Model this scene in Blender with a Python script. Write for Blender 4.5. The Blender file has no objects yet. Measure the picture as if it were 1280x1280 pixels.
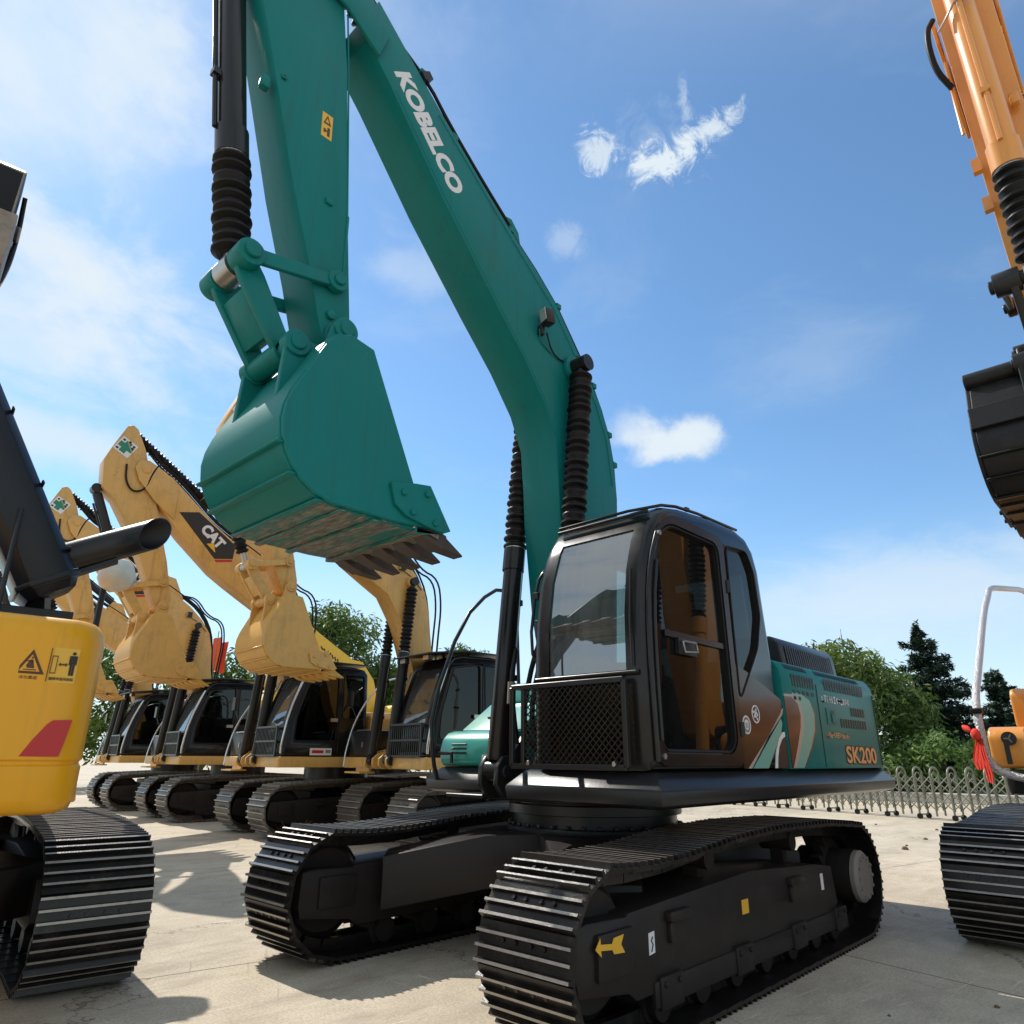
import bpy, bmesh, math, random
import numpy as np
from mathutils import Vector, Matrix
from mathutils.geometry import tessellate_polygon

random.seed(7)
RNG = np.random.default_rng(11)
scene = bpy.context.scene
COL = scene.collection
R = math.radians

# ------------------------------------------------------------------ materials
def nodes_of(m):
    m.use_nodes = True
    return m.node_tree.nodes, m.node_tree.links

def pbr(name, col, rough=0.45, metal=0.0, var=0.12, scale=6.0, bump=0.0, bscale=60.0, coat=0.0,
        dirt=None, dirt_amt=0.0, dirt_scale=3.0, spec=0.5, rough_var=0.1, streak=None):
    m = bpy.data.materials.new(name)
    n, l = nodes_of(m)
    b = n['Principled BSDF']
    tc = n.new('ShaderNodeTexCoord')
    no = n.new('ShaderNodeTexNoise'); no.inputs['Scale'].default_value = scale
    no.inputs['Detail'].default_value = 6; no.inputs['Roughness'].default_value = 0.65
    l.new(tc.outputs['Object'], no.inputs['Vector'])
    mix = n.new('ShaderNodeMix'); mix.data_type = 'RGBA'
    mix.inputs['A'].default_value = (*[c * (1 - var) for c in col], 1)
    mix.inputs['B'].default_value = (*[min(1, c * (1 + var)) for c in col], 1)
    l.new(no.outputs['Fac'], mix.inputs['Factor'])
    out = mix.outputs['Result']
    if dirt is not None:
        nd = n.new('ShaderNodeTexNoise'); nd.inputs['Scale'].default_value = dirt_scale
        nd.inputs['Detail'].default_value = 9; nd.inputs['Roughness'].default_value = 0.75
        l.new(tc.outputs['Object'], nd.inputs['Vector'])
        cr = n.new('ShaderNodeValToRGB')
        cr.color_ramp.elements[0].position = 0.55 - 0.25 * dirt_amt
        cr.color_ramp.elements[0].color = (0, 0, 0, 1)
        cr.color_ramp.elements[1].position = 0.80 - 0.25 * dirt_amt
        cr.color_ramp.elements[1].color = (min(1, .4 + dirt_amt),) * 3 + (1,)
        l.new(nd.outputs['Fac'], cr.inputs['Fac'])
        m2 = n.new('ShaderNodeMix'); m2.data_type = 'RGBA'
        l.new(cr.outputs['Color'], m2.inputs['Factor'])
        l.new(out, m2.inputs['A']); m2.inputs['B'].default_value = (*dirt, 1)
        out = m2.outputs['Result']
    if streak is not None:
        # (run colour, amount of runs down the surface, chip colour)
        mp = n.new('ShaderNodeMapping'); mp.inputs['Scale'].default_value = (9, 9, .5); l.new(tc.outputs['Object'], mp.inputs['Vector'])
        ns = n.new('ShaderNodeTexNoise'); ns.inputs['Scale'].default_value = 1.6; ns.inputs['Detail'].default_value = 7; ns.inputs['Roughness'].default_value = .7; l.new(mp.outputs['Vector'], ns.inputs['Vector'])
        cs = n.new('ShaderNodeValToRGB'); cs.color_ramp.elements[0].position = .52; cs.color_ramp.elements[0].color = (0, 0, 0, 1); cs.color_ramp.elements[1].position = .78; cs.color_ramp.elements[1].color = (streak[1],) * 3 + (1,)
        l.new(ns.outputs['Fac'], cs.inputs['Fac']); m3 = n.new('ShaderNodeMix'); m3.data_type = 'RGBA'; l.new(cs.outputs['Color'], m3.inputs['Factor']); l.new(out, m3.inputs['A']); m3.inputs['B'].default_value = (*streak[0], 1); out = m3.outputs['Result']
        nc = n.new('ShaderNodeTexNoise'); nc.inputs['Scale'].default_value = 38; nc.inputs['Detail'].default_value = 3; l.new(tc.outputs['Object'], nc.inputs['Vector'])
        nm = n.new('ShaderNodeTexNoise'); nm.inputs['Scale'].default_value = 2.1; nm.inputs['Detail'].default_value = 4; l.new(tc.outputs['Object'], nm.inputs['Vector'])
        mu = n.new('ShaderNodeMath'); mu.operation = 'MULTIPLY'; l.new(nc.outputs['Fac'], mu.inputs[0]); l.new(nm.outputs['Fac'], mu.inputs[1])
        cc = n.new('ShaderNodeValToRGB'); cc.color_ramp.elements[0].position = .43; cc.color_ramp.elements[0].color = (0, 0, 0, 1); cc.color_ramp.elements[1].position = .46; cc.color_ramp.elements[1].color = (.7, .7, .7, 1)
        l.new(mu.outputs[0], cc.inputs['Fac']); m4 = n.new('ShaderNodeMix'); m4.data_type = 'RGBA'; l.new(cc.outputs['Color'], m4.inputs['Factor']); l.new(out, m4.inputs['A']); m4.inputs['B'].default_value = (*streak[2], 1); out = m4.outputs['Result']
    l.new(out, b.inputs['Base Color'])
    mr = n.new('ShaderNodeMapRange')
    mr.inputs['To Min'].default_value = max(0.02, rough - rough_var); mr.inputs['To Max'].default_value = min(1, rough + rough_var)
    l.new(no.outputs['Fac'], mr.inputs['Value']); l.new(mr.outputs['Result'], b.inputs['Roughness'])
    b.inputs['Metallic'].default_value = metal
    b.inputs['Coat Weight'].default_value = coat; b.inputs['Coat Roughness'].default_value = 0.08
    b.inputs['Specular IOR Level'].default_value = spec
    if bump > 0:
        nb = n.new('ShaderNodeTexNoise'); nb.inputs['Scale'].default_value = bscale; nb.inputs['Detail'].default_value = 4
        l.new(tc.outputs['Object'], nb.inputs['Vector'])
        bp = n.new('ShaderNodeBump'); bp.inputs['Strength'].default_value = bump; bp.inputs['Distance'].default_value = 0.02
        l.new(nb.outputs['Fac'], bp.inputs['Height']); l.new(bp.outputs['Normal'], b.inputs['Normal'])
    return m

def glass_mat(name, tint, refl=0.08, rough=0.01, ior=1.5, dust=0.0):
    m = bpy.data.materials.new(name); n, l = nodes_of(m)
    n.remove(n['Principled BSDF']); out = n['Material Output']
    tr = n.new('ShaderNodeBsdfTransparent'); tr.inputs['Color'].default_value = (*tint, 1)
    gl = n.new('ShaderNodeBsdfGlossy'); gl.inputs['Roughness'].default_value = rough
    gl.inputs['Color'].default_value = (0.95, 0.97, 0.97, 1)
    f0 = ((ior - 1) / (ior + 1)) ** 2
    ge = n.new('ShaderNodeNewGeometry'); dt = n.new('ShaderNodeVectorMath'); dt.operation = 'DOT_PRODUCT'; l.new(ge.outputs['Normal'], dt.inputs[0]); l.new(ge.outputs['Incoming'], dt.inputs[1])
    ab = n.new('ShaderNodeMath'); ab.operation = 'ABSOLUTE'; l.new(dt.outputs['Value'], ab.inputs[0])
    iv = n.new('ShaderNodeMath'); iv.operation = 'SUBTRACT'; iv.inputs[0].default_value = 1; l.new(ab.outputs[0], iv.inputs[1])
    pw = n.new('ShaderNodeMath'); pw.operation = 'POWER'; pw.inputs[1].default_value = 5; l.new(iv.outputs[0], pw.inputs[0])
    ad = n.new('ShaderNodeMath'); ad.operation = 'MULTIPLY_ADD'; ad.inputs[1].default_value = 1 - f0; ad.inputs[2].default_value = f0 + refl; ad.use_clamp = True
    l.new(pw.outputs[0], ad.inputs[0])
    tc = n.new('ShaderNodeTexCoord'); nz = n.new('ShaderNodeTexNoise'); nz.inputs['Scale'].default_value = 1.3
    l.new(tc.outputs['Object'], nz.inputs['Vector'])
    bp = n.new('ShaderNodeBump'); bp.inputs['Strength'].default_value = 0.05; bp.inputs['Distance'].default_value = 0.05
    l.new(nz.outputs['Fac'], bp.inputs['Height']); l.new(bp.outputs['Normal'], gl.inputs['Normal'])
    mx = n.new('ShaderNodeMixShader')
    l.new(ad.outputs[0], mx.inputs['Fac']); l.new(tr.outputs[0], mx.inputs[1]); l.new(gl.outputs[0], mx.inputs[2])
    res = mx.outputs[0]
    if dust > 0:
        df = n.new('ShaderNodeBsdfDiffuse'); df.inputs['Color'].default_value = (.55, .56, .54, 1)
        mp = n.new('ShaderNodeMapping'); mp.inputs['Scale'].default_value = (3, 5, .6); l.new(tc.outputs['Object'], mp.inputs['Vector'])
        nd = n.new('ShaderNodeTexNoise'); nd.inputs['Scale'].default_value = 2.2; nd.inputs['Detail'].default_value = 8; nd.inputs['Roughness'].default_value = .7; l.new(mp.outputs['Vector'], nd.inputs['Vector'])
        mr = n.new('ShaderNodeMapRange'); mr.inputs['From Min'].default_value = .3; mr.inputs['From Max'].default_value = .75; mr.inputs['To Min'].default_value = dust * .4; mr.inputs['To Max'].default_value = dust * 1.7; l.new(nd.outputs['Fac'], mr.inputs['Value'])
        m2 = n.new('ShaderNodeMixShader'); l.new(mr.outputs['Result'], m2.inputs['Fac']); l.new(res, m2.inputs[1]); l.new(df.outputs[0], m2.inputs[2]); res = m2.outputs[0]
    l.new(res, out.inputs['Surface'])
    return m

def leaf_mat(name, cols, rough=0.5, trans=0.42):
    m = bpy.data.materials.new(name); n, l = nodes_of(m); b = n['Principled BSDF']
    at = n.new('ShaderNodeAttribute'); at.attribute_name = 'leafvar'
    cr = n.new('ShaderNodeValToRGB'); e = cr.color_ramp.elements
    e[0].color = (*cols[0], 1); e[1].color = (*cols[-1], 1)
    for i, c in enumerate(cols[1:-1]):
        k = e.new((i + 1) / (len(cols) - 1)); k.color = (*c, 1)
    l.new(at.outputs['Fac'], cr.inputs['Fac']); l.new(cr.outputs['Color'], b.inputs['Base Color'])
    b.inputs['Roughness'].default_value = rough
    tl = n.new('ShaderNodeBsdfTranslucent'); l.new(cr.outputs['Color'], tl.inputs['Color'])
    mx = n.new('ShaderNodeMixShader'); mx.inputs['Fac'].default_value = trans
    l.new(b.outputs[0], mx.inputs[1]); l.new(tl.outputs[0], mx.inputs[2]); l.new(mx.outputs[0], n['Material Output'].inputs['Surface'])
    return m

def worn_bucket(name, paint, rust, zmax, amt):
    """paint scraped to rust on the sole of a bucket (below zmax in the bucket's own space)"""
    m = pbr(name, paint, 0.45, 0, 0.15, 4, 0.05, 30, spec=.2, dirt=(paint[0]*.5, paint[1]*.5, paint[2]*.5), dirt_amt=0.1)
    n, l = nodes_of(m); b = n['Principled BSDF']
    tc = n.new('ShaderNodeTexCoord'); sx = n.new('ShaderNodeSeparateXYZ'); l.new(tc.outputs['Object'], sx.inputs[0])
    mp = n.new('ShaderNodeMapping'); mp.inputs['Scale'].default_value = (3.2, .55, 3.2)
    l.new(tc.outputs['Object'], mp.inputs['Vector'])
    nz = n.new('ShaderNodeTexNoise'); nz.inputs['Scale'].default_value = 2.6; nz.inputs['Detail'].default_value = 9; nz.inputs['Roughness'].default_value = .8
    l.new(mp.outputs['Vector'], nz.inputs['Vector'])
    mr = n.new('ShaderNodeMapRange'); mr.inputs['From Min'].default_value = zmax; mr.inputs['From Max'].default_value = zmax - 0.11
    l.new(sx.outputs['Z'], mr.inputs['Value'])
    ad = n.new('ShaderNodeMath'); ad.operation = 'MULTIPLY_ADD'; ad.inputs[1].default_value = 0.5; ad.inputs[2].default_value = amt
    l.new(mr.outputs['Result'], ad.inputs[0])
    sb = n.new('ShaderNodeMath'); sb.operation = 'ADD'; l.new(ad.outputs[0], sb.inputs[0]); l.new(nz.outputs['Fac'], sb.inputs[1])
    cr = n.new('ShaderNodeValToRGB'); cr.color_ramp.elements[0].position = 0.86; cr.color_ramp.elements[1].position = 1.04
    l.new(sb.outputs[0], cr.inputs['Fac'])
    src = b.inputs['Base Color'].links[0].from_socket
    mx = n.new('ShaderNodeMix'); mx.data_type = 'RGBA'; l.new(cr.outputs['Color'], mx.inputs['Factor'])
    l.new(src, mx.inputs['A'])
    n2 = n.new('ShaderNodeTexNoise'); n2.inputs['Scale'].default_value = 22; n2.inputs['Detail'].default_value = 5
    l.new(mp.outputs['Vector'], n2.inputs['Vector'])
    c2 = n.new('ShaderNodeValToRGB'); c2.color_ramp.elements[0].color = (*[c * .35 for c in rust], 1); c2.color_ramp.elements[1].color = (*[c * 1.5 for c in rust], 1)
    c2.color_ramp.elements[0].position = .35; c2.color_ramp.elements[1].position = .68
    l.new(n2.outputs['Fac'], c2.inputs['Fac']); l.new(c2.outputs['Color'], mx.inputs['B'])
    l.new(mx.outputs['Result'], b.inputs['Base Color'])
    return m

def flat_mat(name, col, rough=0.5):
    return pbr(name, col, rough, 0, 0.05, 20)

TEALC = (0.004, 0.168, 0.158)
M = {}
M['teal'] = pbr('teal_paint', TEALC, 0.42, 0, 0.10, 2.2, 0.03, 14, coat=0.04, dirt=(0.03, 0.12, 0.10), dirt_amt=0.10, dirt_scale=1.6, spec=.16, streak=((.02, .085, .08), .55, (.10, .14, .12)))
M['teal_bright'] = pbr('teal_hood_paint', (0.015, 0.30, 0.235), 0.35, 0, 0.06, 3, coat=0.4)
M['teal_bucket'] = worn_bucket('teal_bucket_paint', (0.005, 0.165, 0.150), (0.25, 0.19, 0.15), 2.75, -0.01)
M['black'] = pbr('black_gloss_paint', (0.012, 0.011, 0.011), 0.24, 0, 0.2, 3, 0.02, 10, coat=0.08, spec=.3, dirt=(0.04, 0.036, 0.032), dirt_amt=0.1, dirt_scale=2)
M['brownblack'] = pbr('brown_black_gloss_paint', (0.030, 0.017, 0.011), 0.22, 0, 0.3, 1.5, 0.02, 7, coat=0.15, spec=.35)
M['frameblack'] = pbr('frame_black_paint', (0.022, 0.0175, 0.016), 0.42, 0, 0.3, 4, 0.03, 30, dirt=(0.05, 0.04, 0.036), dirt_amt=0.1, dirt_scale=2.5, spec=.22)
M['satin'] = pbr('satin_black_paint', (0.020, 0.020, 0.021), 0.30, 0, 0.2, 5, 0.02, 40, rough_var=.05, spec=.3)
M['rubber'] = pbr('black_rubber', (0.009, 0.008, 0.008), 0.5, 0, 0.2, 20, spec=.25)
M['shoe'] = pbr('black_track_steel', (0.010, 0.0085, 0.008), 0.34, 0.0, 0.4, 7, 0.15, 70, coat=0.22, dirt=(0.075, 0.058, 0.044), dirt_amt=0.16, dirt_scale=6, spec=0.25)
M['ridge'] = pbr('worn_grouser_crest', (0.36, 0.33, 0.30), .33, .5, .45, 9, .15, 90, dirt=(.03, .025, .02), dirt_amt=.25, dirt_scale=9)
M['shoe_worn'] = pbr('worn_track_steel', (0.10, 0.085, 0.07), 0.5, 0.25, 0.35, 7, 0.12, 80, dirt=(0.20, 0.16, 0.12), dirt_amt=0.35, dirt_scale=5)
M['steel'] = pbr('bare_steel', (0.45, 0.44, 0.42), 0.35, 0.9, 0.15, 10)
M['hubgrey'] = pbr('dusty_grey_hub', (0.21, 0.185, 0.16), 0.7, 0, 0.2, 15, 0.1, 60)
M['glass'] = glass_mat('tinted_window_glass', (0.42, 0.52, 0.48), 0.06)
M['glass_front'] = glass_mat('windscreen_glass', (0.33, 0.43, 0.40), 0.22, .01, 1.5, .10)
M['glass_low'] = glass_mat('lower_window_glass', (0.16, 0.17, 0.17), 0.0, .01, 1.35)
M['glass_dim'] = glass_mat('dark_windscreen_glass', (0.20, 0.22, 0.22), 0.10, .01, 1.5, .08)
M['glass_door'] = glass_mat('door_glass', (0.05, 0.045, 0.042), 0.0, .01, 1.42, .012)
M['glass_dark'] = glass_mat('dark_side_glass', (0.03, 0.03, 0.03), 0.01, .02, 1.4)
M['interior'] = pbr('cab_interior_plastic', (0.03, 0.03, 0.03), 0.6)
M['seat'] = pbr('seat_fabric', (0.035, 0.035, 0.04), 0.85, 0, .2, 30)
M['red'] = flat_mat('red_plastic', (0.55, 0.03, 0.02), 0.4)
M['white'] = flat_mat('white_vinyl', (0.72, 0.70, 0.70), 0.45)
M['amber'] = flat_mat('yellow_vinyl', (0.75, 0.42, 0.03), 0.45)
M['orange_txt'] = flat_mat('orange_vinyl', (0.78, 0.36, 0.13), 0.45)
M['ink'] = flat_mat('black_ink', (0.015, 0.012, 0.012), 0.5)
M['ink_brown'] = flat_mat('brown_ink', (0.09, 0.03, 0.012), 0.5)
M['green_txt'] = flat_mat('green_vinyl', (0.02, 0.20, 0.12), 0.45)
M['red_vinyl'] = flat_mat('red_vinyl', (0.50, 0.018, 0.018), 0.4)
M['tan_line'] = flat_mat('beige_vinyl', (0.42, 0.33, 0.27), 0.4)
M['teal_pale'] = flat_mat('pale_teal_vinyl', (0.14, 0.36, 0.30), 0.35)
CATC = (0.64, 0.365, 0.098)
M['cat'] = pbr('faded_yellow_paint', CATC, 0.45, 0, 0.12, 3, 0.04, 20, coat=0.1, dirt=(0.30, 0.18, 0.07), dirt_amt=0.2, dirt_scale=2.5, streak=((.26, .15, .06), .6, (.16, .10, .05)))
M['cat_bucket'] = worn_bucket('faded_yellow_bucket_paint', (0.62, 0.345, 0.085), (0.36, 0.22, 0.09), 2.60, -0.06)
M['yel'] = pbr('strong_yellow_paint', (0.84, 0.385, 0.011), 0.4, 0, 0.05, 2, 0.02, 12, coat=0.12, dirt=(0.5, 0.25, 0.02), dirt_amt=0.05, dirt_scale=2, spec=.35, streak=((.55, .27, .02), .5, (.3, .16, .05)))
M['yel2'] = pbr('lemon_yellow_paint', (0.75, 0.47, 0.03), 0.42, 0, 0.1, 3, dirt=(0.4, 0.26, 0.06), dirt_amt=0.2)
M['org'] = pbr('orange_paint', (0.72, 0.29, 0.045), 0.36, 0, 0.08, 2.5, 0.02, 14, coat=0.3, dirt=(0.42, 0.19, 0.06), dirt_amt=0.15, dirt_scale=2, streak=((.40, .17, .04), .5, (.2, .1, .05)))
M['chrome'] = pbr('chrome_tube', (0.6, 0.6, 0.6), 0.22, 0.9, 0.1, 20)
M['foil'] = pbr('crinkled_foil_wrap', (0.55, 0.54, 0.54), 0.35, 0.55, 0.35, 40, 0.9, 70, rough_var=.2)
M['lampglass'] = pbr('lamp_lens', (0.45, 0.45, 0.42), 0.15, 0.3, 0.4, 60, 0.4, 90)
M['amberlamp'] = pbr('amber_lamp_lens', (0.65, 0.35, 0.12), 0.25)
M['plasticbag'] = pbr('milky_plastic_bag', (0.70, 0.66, 0.58), 0.4, 0, .1, 8, .5, 12)
M['ragred'] = pbr('red_cloth', (0.75, 0.045, 0.02), 0.8, 0, .15, 12, .2, 40)
M['galv'] = pbr('galvanised_tube', (0.22, 0.22, 0.17), 0.5, 0.4, 0.25, 12)
M['kerb'] = pbr('pale_kerb_concrete', (0.46, 0.43, 0.37), 0.85, 0, .15, 3, .2, 40)
M['bark'] = pbr('tree_bark', (0.075, 0.055, 0.04), 0.9, 0, .3, 8, .6, 25)
M['leaf_a'] = leaf_mat('broad_leaves', [(0.03, 0.07, 0.012), (0.085, 0.155, 0.022), (0.19, 0.26, 0.045)])
M['leaf_b'] = leaf_mat('hedge_tree_leaves', [(0.035, 0.075, 0.014), (0.10, 0.165, 0.026), (0.21, 0.26, 0.05)])
M['needle'] = leaf_mat('cedar_needles', [(0.010, 0.028, 0.018), (0.022, 0.052, 0.032), (0.055, 0.095, 0.052)], .6, .1)
M['shrubleaf'] = leaf_mat('shrub_leaves', [(0.05, 0.11, 0.02), (0.12, 0.22, 0.04), (0.30, 0.40, 0.18)])
M['soil'] = pbr('planting_soil', (0.09, 0.08, 0.04), .9, 0, .3, 3, .4, 20)
M['twig'] = pbr('dry_twig', (0.14, 0.09, 0.05), .9)

# ------------------------------------------------------------------ mesh builder
class MB:
    def __init__(self):
        self.bm = bmesh.new(); self.mats = []
    def mi(self, m):
        if m not in self.mats: self.mats.append(m)
        return self.mats.index(m)
    def face(self, pts, m):
        f = self.bm.faces.new([self.bm.verts.new(p) for p in pts]); f.material_index = self.mi(m); return f
    def loft(self, rings, m, caps=True, closed=True):
        k = self.mi(m); V = [[self.bm.verts.new(p) for p in r] for r in rings]; n = len(V[0])
        for a, b in zip(V, V[1:]):
            for i in range(n if closed else n - 1):
                j = (i + 1) % n
                f = self.bm.faces.new((a[i], a[j], b[j], b[i])); f.material_index = k
        if caps:
            for r in (V[0], V[-1]):
                f = self.bm.faces.new(r); f.material_index = k
        return V
    def box(self, c, s, m, rot=None):
        x, y, z = s[0] / 2, s[1] / 2, s[2] / 2
        P = [Vector((a * x, b * y, d * z)) for d in (-1, 1) for a, b in ((-1, -1), (1, -1), (1, 1), (-1, 1))]
        if rot is not None: P = [rot @ p for p in P]
        P = [p + Vector(c) for p in P]
        self.loft([P[:4], P[4:]], m)
    def beam(self, p0, p1, w, h, m, up=(0, 0, 1), w1=None, h1=None):
        p0, p1 = Vector(p0), Vector(p1); d = (p1 - p0).normalized(); s = d.cross(Vector(up))
        if s.length < 1e-4: s = d.cross(Vector((1, 0, 0)))
        s.normalize(); u = s.cross(d)
        def ring(p, w, h): return [p + s * a * w / 2 + u * b * h / 2 for a, b in ((-1, -1), (1, -1), (1, 1), (-1, 1))]
        self.loft([ring(p0, w, h), ring(p1, w1 or w, h1 or h)], m)
    def lathe(self, p0, p1, prof, m, n=20):
        """prof: (t metres along the axis, radius)"""
        p0, p1 = Vector(p0), Vector(p1); d = (p1 - p0).normalized()
        a = d.orthogonal().normalized(); b = d.cross(a)
        rings = [[p0 + d * t + (a * math.cos(2 * math.pi * i / n) + b * math.sin(2 * math.pi * i / n)) * max(r, 1e-4) for i in range(n)] for t, r in prof]
        self.loft(rings, m)
    def cyl(self, p0, p1, r, m, n=20, r1=None):
        L = (Vector(p1) - Vector(p0)).length; self.lathe(p0, p1, [(0, r), (L, r1 if r1 is not None else r)], m, n)
    def bellows(self, p0, p1, r, m, pitch=0.068, depth=0.27, n=20):
        L = (Vector(p1) - Vector(p0)).length; k = max(3, int(L / pitch)); pr = [(0, r * .75)]
        for i in range(k):
            t0 = i * L / k; h = L / k; v = 1 + 0.05 * math.sin(i * 2.3)
            pr += [(t0 + h * .15, r * (1 - depth)), (t0 + h * .45, r * v), (t0 + h * .65, r * v), (t0 + h * .95, r * (1 - depth))]
        pr.append((L, r * .75)); self.lathe(p0, p1, pr, m, n)
    def tube(self, pts, r, m, n=8, smooth=0):
        P = [Vector(p) for p in pts]
        for _ in range(smooth):
            Q = [P[0]]
            for a, b in zip(P, P[1:]): Q += [a * .75 + b * .25, a * .25 + b * .75]
            P = Q + [P[-1]]
        rings = []; ref = None
        for i, p in enumerate(P):
            d = (P[min(i + 1, len(P) - 1)] - P[max(i - 1, 0)]).normalized()
            if ref is None: ref = d.orthogonal().normalized()
            ref = (ref - d * ref.dot(d)).normalized(); b = d.cross(ref)
            rings.append([p + (ref * math.cos(2 * math.pi * k / n) + b * math.sin(2 * math.pi * k / n)) * r for k in range(n)])
        self.loft(rings, m)
    def prism(self, poly, y0, y1, m, ax='xz'):
        """poly in the XZ plane (ax xz, extruded in y), the XY plane (ax xy, extruded in z) or the YZ plane (ax yz, in x)"""
        if ax == 'xz': f = lambda p, t: Vector((p[0], t, p[1]))
        elif ax == 'xy': f = lambda p, t: Vector((p[0], p[1], t))
        else: f = lambda p, t: Vector((t, p[0], p[1]))
        self.loft([[f(p, y0) for p in poly], [f(p, y1) for p in poly]], m)
    def plate(self, outer, holes, fn, t0, t1, m):
        """sheet with holes; fn(a, b, t) -> point"""
        polys = [outer] + holes; flat = [p for q in polys for p in q]
        tri = tessellate_polygon([[Vector((p[0], p[1], 0)) for p in q] for q in polys]); k = self.mi(m)
        for t in (t0, t1):
            V = [self.bm.verts.new(fn(p[0], p[1], t)) for p in flat]
            for a, b, c in tri:
                try:
                    f = self.bm.faces.new((V[a], V[b], V[c])); f.material_index = k
                except ValueError: pass
        for q in polys:
            A = [self.bm.verts.new(fn(p[0], p[1], t0)) for p in q]; B = [self.bm.verts.new(fn(p[0], p[1], t1)) for p in q]
            for i in range(len(q)):
                j = (i + 1) % len(q); f = self.bm.faces.new((A[i], A[j], B[j], B[i])); f.material_index = k
    def build(self, name, parent=None, bevel=0.0, seg=2, smooth=35, weld=1e-4, loc=None):
        bm = self.bm
        if weld: bmesh.ops.remove_doubles(bm, verts=bm.verts, dist=weld)
        bmesh.ops.recalc_face_normals(bm, faces=bm.faces)
        if bevel > 0:
            ed = [e for e in bm.edges if len(e.link_faces) == 2 and e.calc_face_angle(0) > R(28)]
            bmesh.ops.bevel(bm, geom=ed, offset=bevel, segments=seg, affect='EDGES', profile=.5, clamp_overlap=True)
        me = bpy.data.meshes.new(name); bm.to_mesh(me); bm.free()
        for m in self.mats: me.materials.append(m)
        if smooth:
            me.polygons.foreach_set('use_smooth', [True] * len(me.polygons)); me.set_sharp_from_angle(angle=R(smooth))
        o = bpy.data.objects.new(name, me); COL.objects.link(o)
        if parent is not None: o.parent = parent
        if loc: o.location = loc
        return o

def build_each(mb, name, parent, smooth=50):
    """every connected piece becomes an object of its own"""
    bm = mb.bm; bm.verts.ensure_lookup_table(); seen = set(); out = []
    for v0 in bm.verts:
        if v0.index in seen: continue
        st, comp = [v0], []
        seen.add(v0.index)
        while st:
            v = st.pop(); comp.append(v)
            for e in v.link_edges:
                w = e.other_vert(v)
                if w.index not in seen: seen.add(w.index); st.append(w)
        m2 = MB(); m2.mats = list(mb.mats); mp = {v: m2.bm.verts.new(v.co) for v in comp}
        fs = set(f for v in comp for f in v.link_faces)
        for f in fs:
            g = m2.bm.faces.new([mp[v] for v in f.verts]); g.material_index = f.material_index
        out.append(m2.build(name, parent, 0, smooth=smooth, weld=0))
    bm.free(); return out

def tag(o, label, cat, group=None, kind=None):
    if label: o['label'] = label
    if cat: o['category'] = cat
    if group: o['group'] = group
    if kind: o['kind'] = kind
    return o

def thing(name, label, cat, loc=(0, 0, 0), rz=0, group=None):
    o = bpy.data.objects.new(name, None); COL.objects.link(o); o.empty_display_size = .3
    o.location = loc; o.rotation_euler = (0, 0, rz); return tag(o, label, cat, group)

def copy_tree(o, parent=None):
    c = o.copy(); COL.objects.link(c)
    if parent is not None: c.parent = parent
    for ch in list(o.children): copy_tree(ch, c)
    return c

def text(name, body, size, mat, parent, mtx, bold=0.0, shear=0.0, sx=1.0, fit=None, extrude=0.0015):
    """flat lettering; mtx carries local x (reading direction), y (up) to the surface; fit = (width, height) in metres"""
    cu = bpy.data.curves.new(name, 'FONT'); cu.body = body; cu.size = size; cu.offset = bold; cu.shear = shear
    cu.align_x = 'CENTER'; cu.align_y = 'CENTER'; cu.extrude = extrude; cu.resolution_u = 4
    tmp = bpy.data.objects.new(name, cu); COL.objects.link(tmp)
    bpy.context.view_layer.update()
    me = bpy.data.meshes.new_from_object(tmp.evaluated_get(bpy.context.evaluated_depsgraph_get()))
    bpy.data.objects.remove(tmp); bpy.data.curves.remove(cu)
    co = np.empty(len(me.vertices) * 3); me.vertices.foreach_get('co', co); co = co.reshape(-1, 3)
    if len(co):
        mn, mxx = co.min(0), co.max(0); c = (mn + mxx) / 2; c[2] = 0
        co -= c
        if fit: co[:, 0] *= fit[0] / (mxx[0] - mn[0]); co[:, 1] *= fit[1] / (mxx[1] - mn[1])
        co[:, 0] *= sx
        me.vertices.foreach_set('co', co.ravel())
    me.materials.clear(); me.materials.append(mat)
    for p in me.polygons: p.material_index = 0
    me.transform(mtx); me.update()
    o = bpy.data.objects.new(name, me); COL.objects.link(o); o.parent = parent
    return o

def frame_xz(c, ang, y, flip=1):
    """matrix putting text on a plane of constant y, seen from +y: reading direction at angle ang in the (-x, z) sense"""
    # seen from +y the picture-right direction is -x
    x = Vector((-math.cos(ang), 0, math.sin(ang))); u = Vector((math.sin(ang), 0, math.cos(ang)))
    n = x.cross(u)
    if n.y < 0: n = -n
    return Matrix(((x.x, u.x, n.x, c[0]), (x.y, u.y, n.y, y), (x.z, u.z, n.z, c[1]), (0, 0, 0, 1)))

def offset_poly(poly, d):
    """outward offset of a counter-clockwise polygon with mitred corners"""
    n = len(poly); out = []
    for i in range(n):
        a, b, c = Vector(poly[i - 1]), Vector(poly[i]), Vector(poly[(i + 1) % n])
        e1 = (b - a).normalized(); e2 = (c - b).normalized()
        n1 = Vector((e1.y, -e1.x)); n2 = Vector((e2.y, -e2.x)); bis = (n1 + n2)
        k = d / max(.35, (1 + n1.dot(n2)) / 2) / 2
        out.append((b.x + bis.x * k, b.y + bis.y * k))
    return out

def arc(cx, cz, r, a0, a1, n):
    return [(cx + r * math.cos(R(a0 + (a1 - a0) * i / n)), cz + r * math.sin(R(a0 + (a1 - a0) * i / n))) for i in range(n + 1)]

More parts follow.
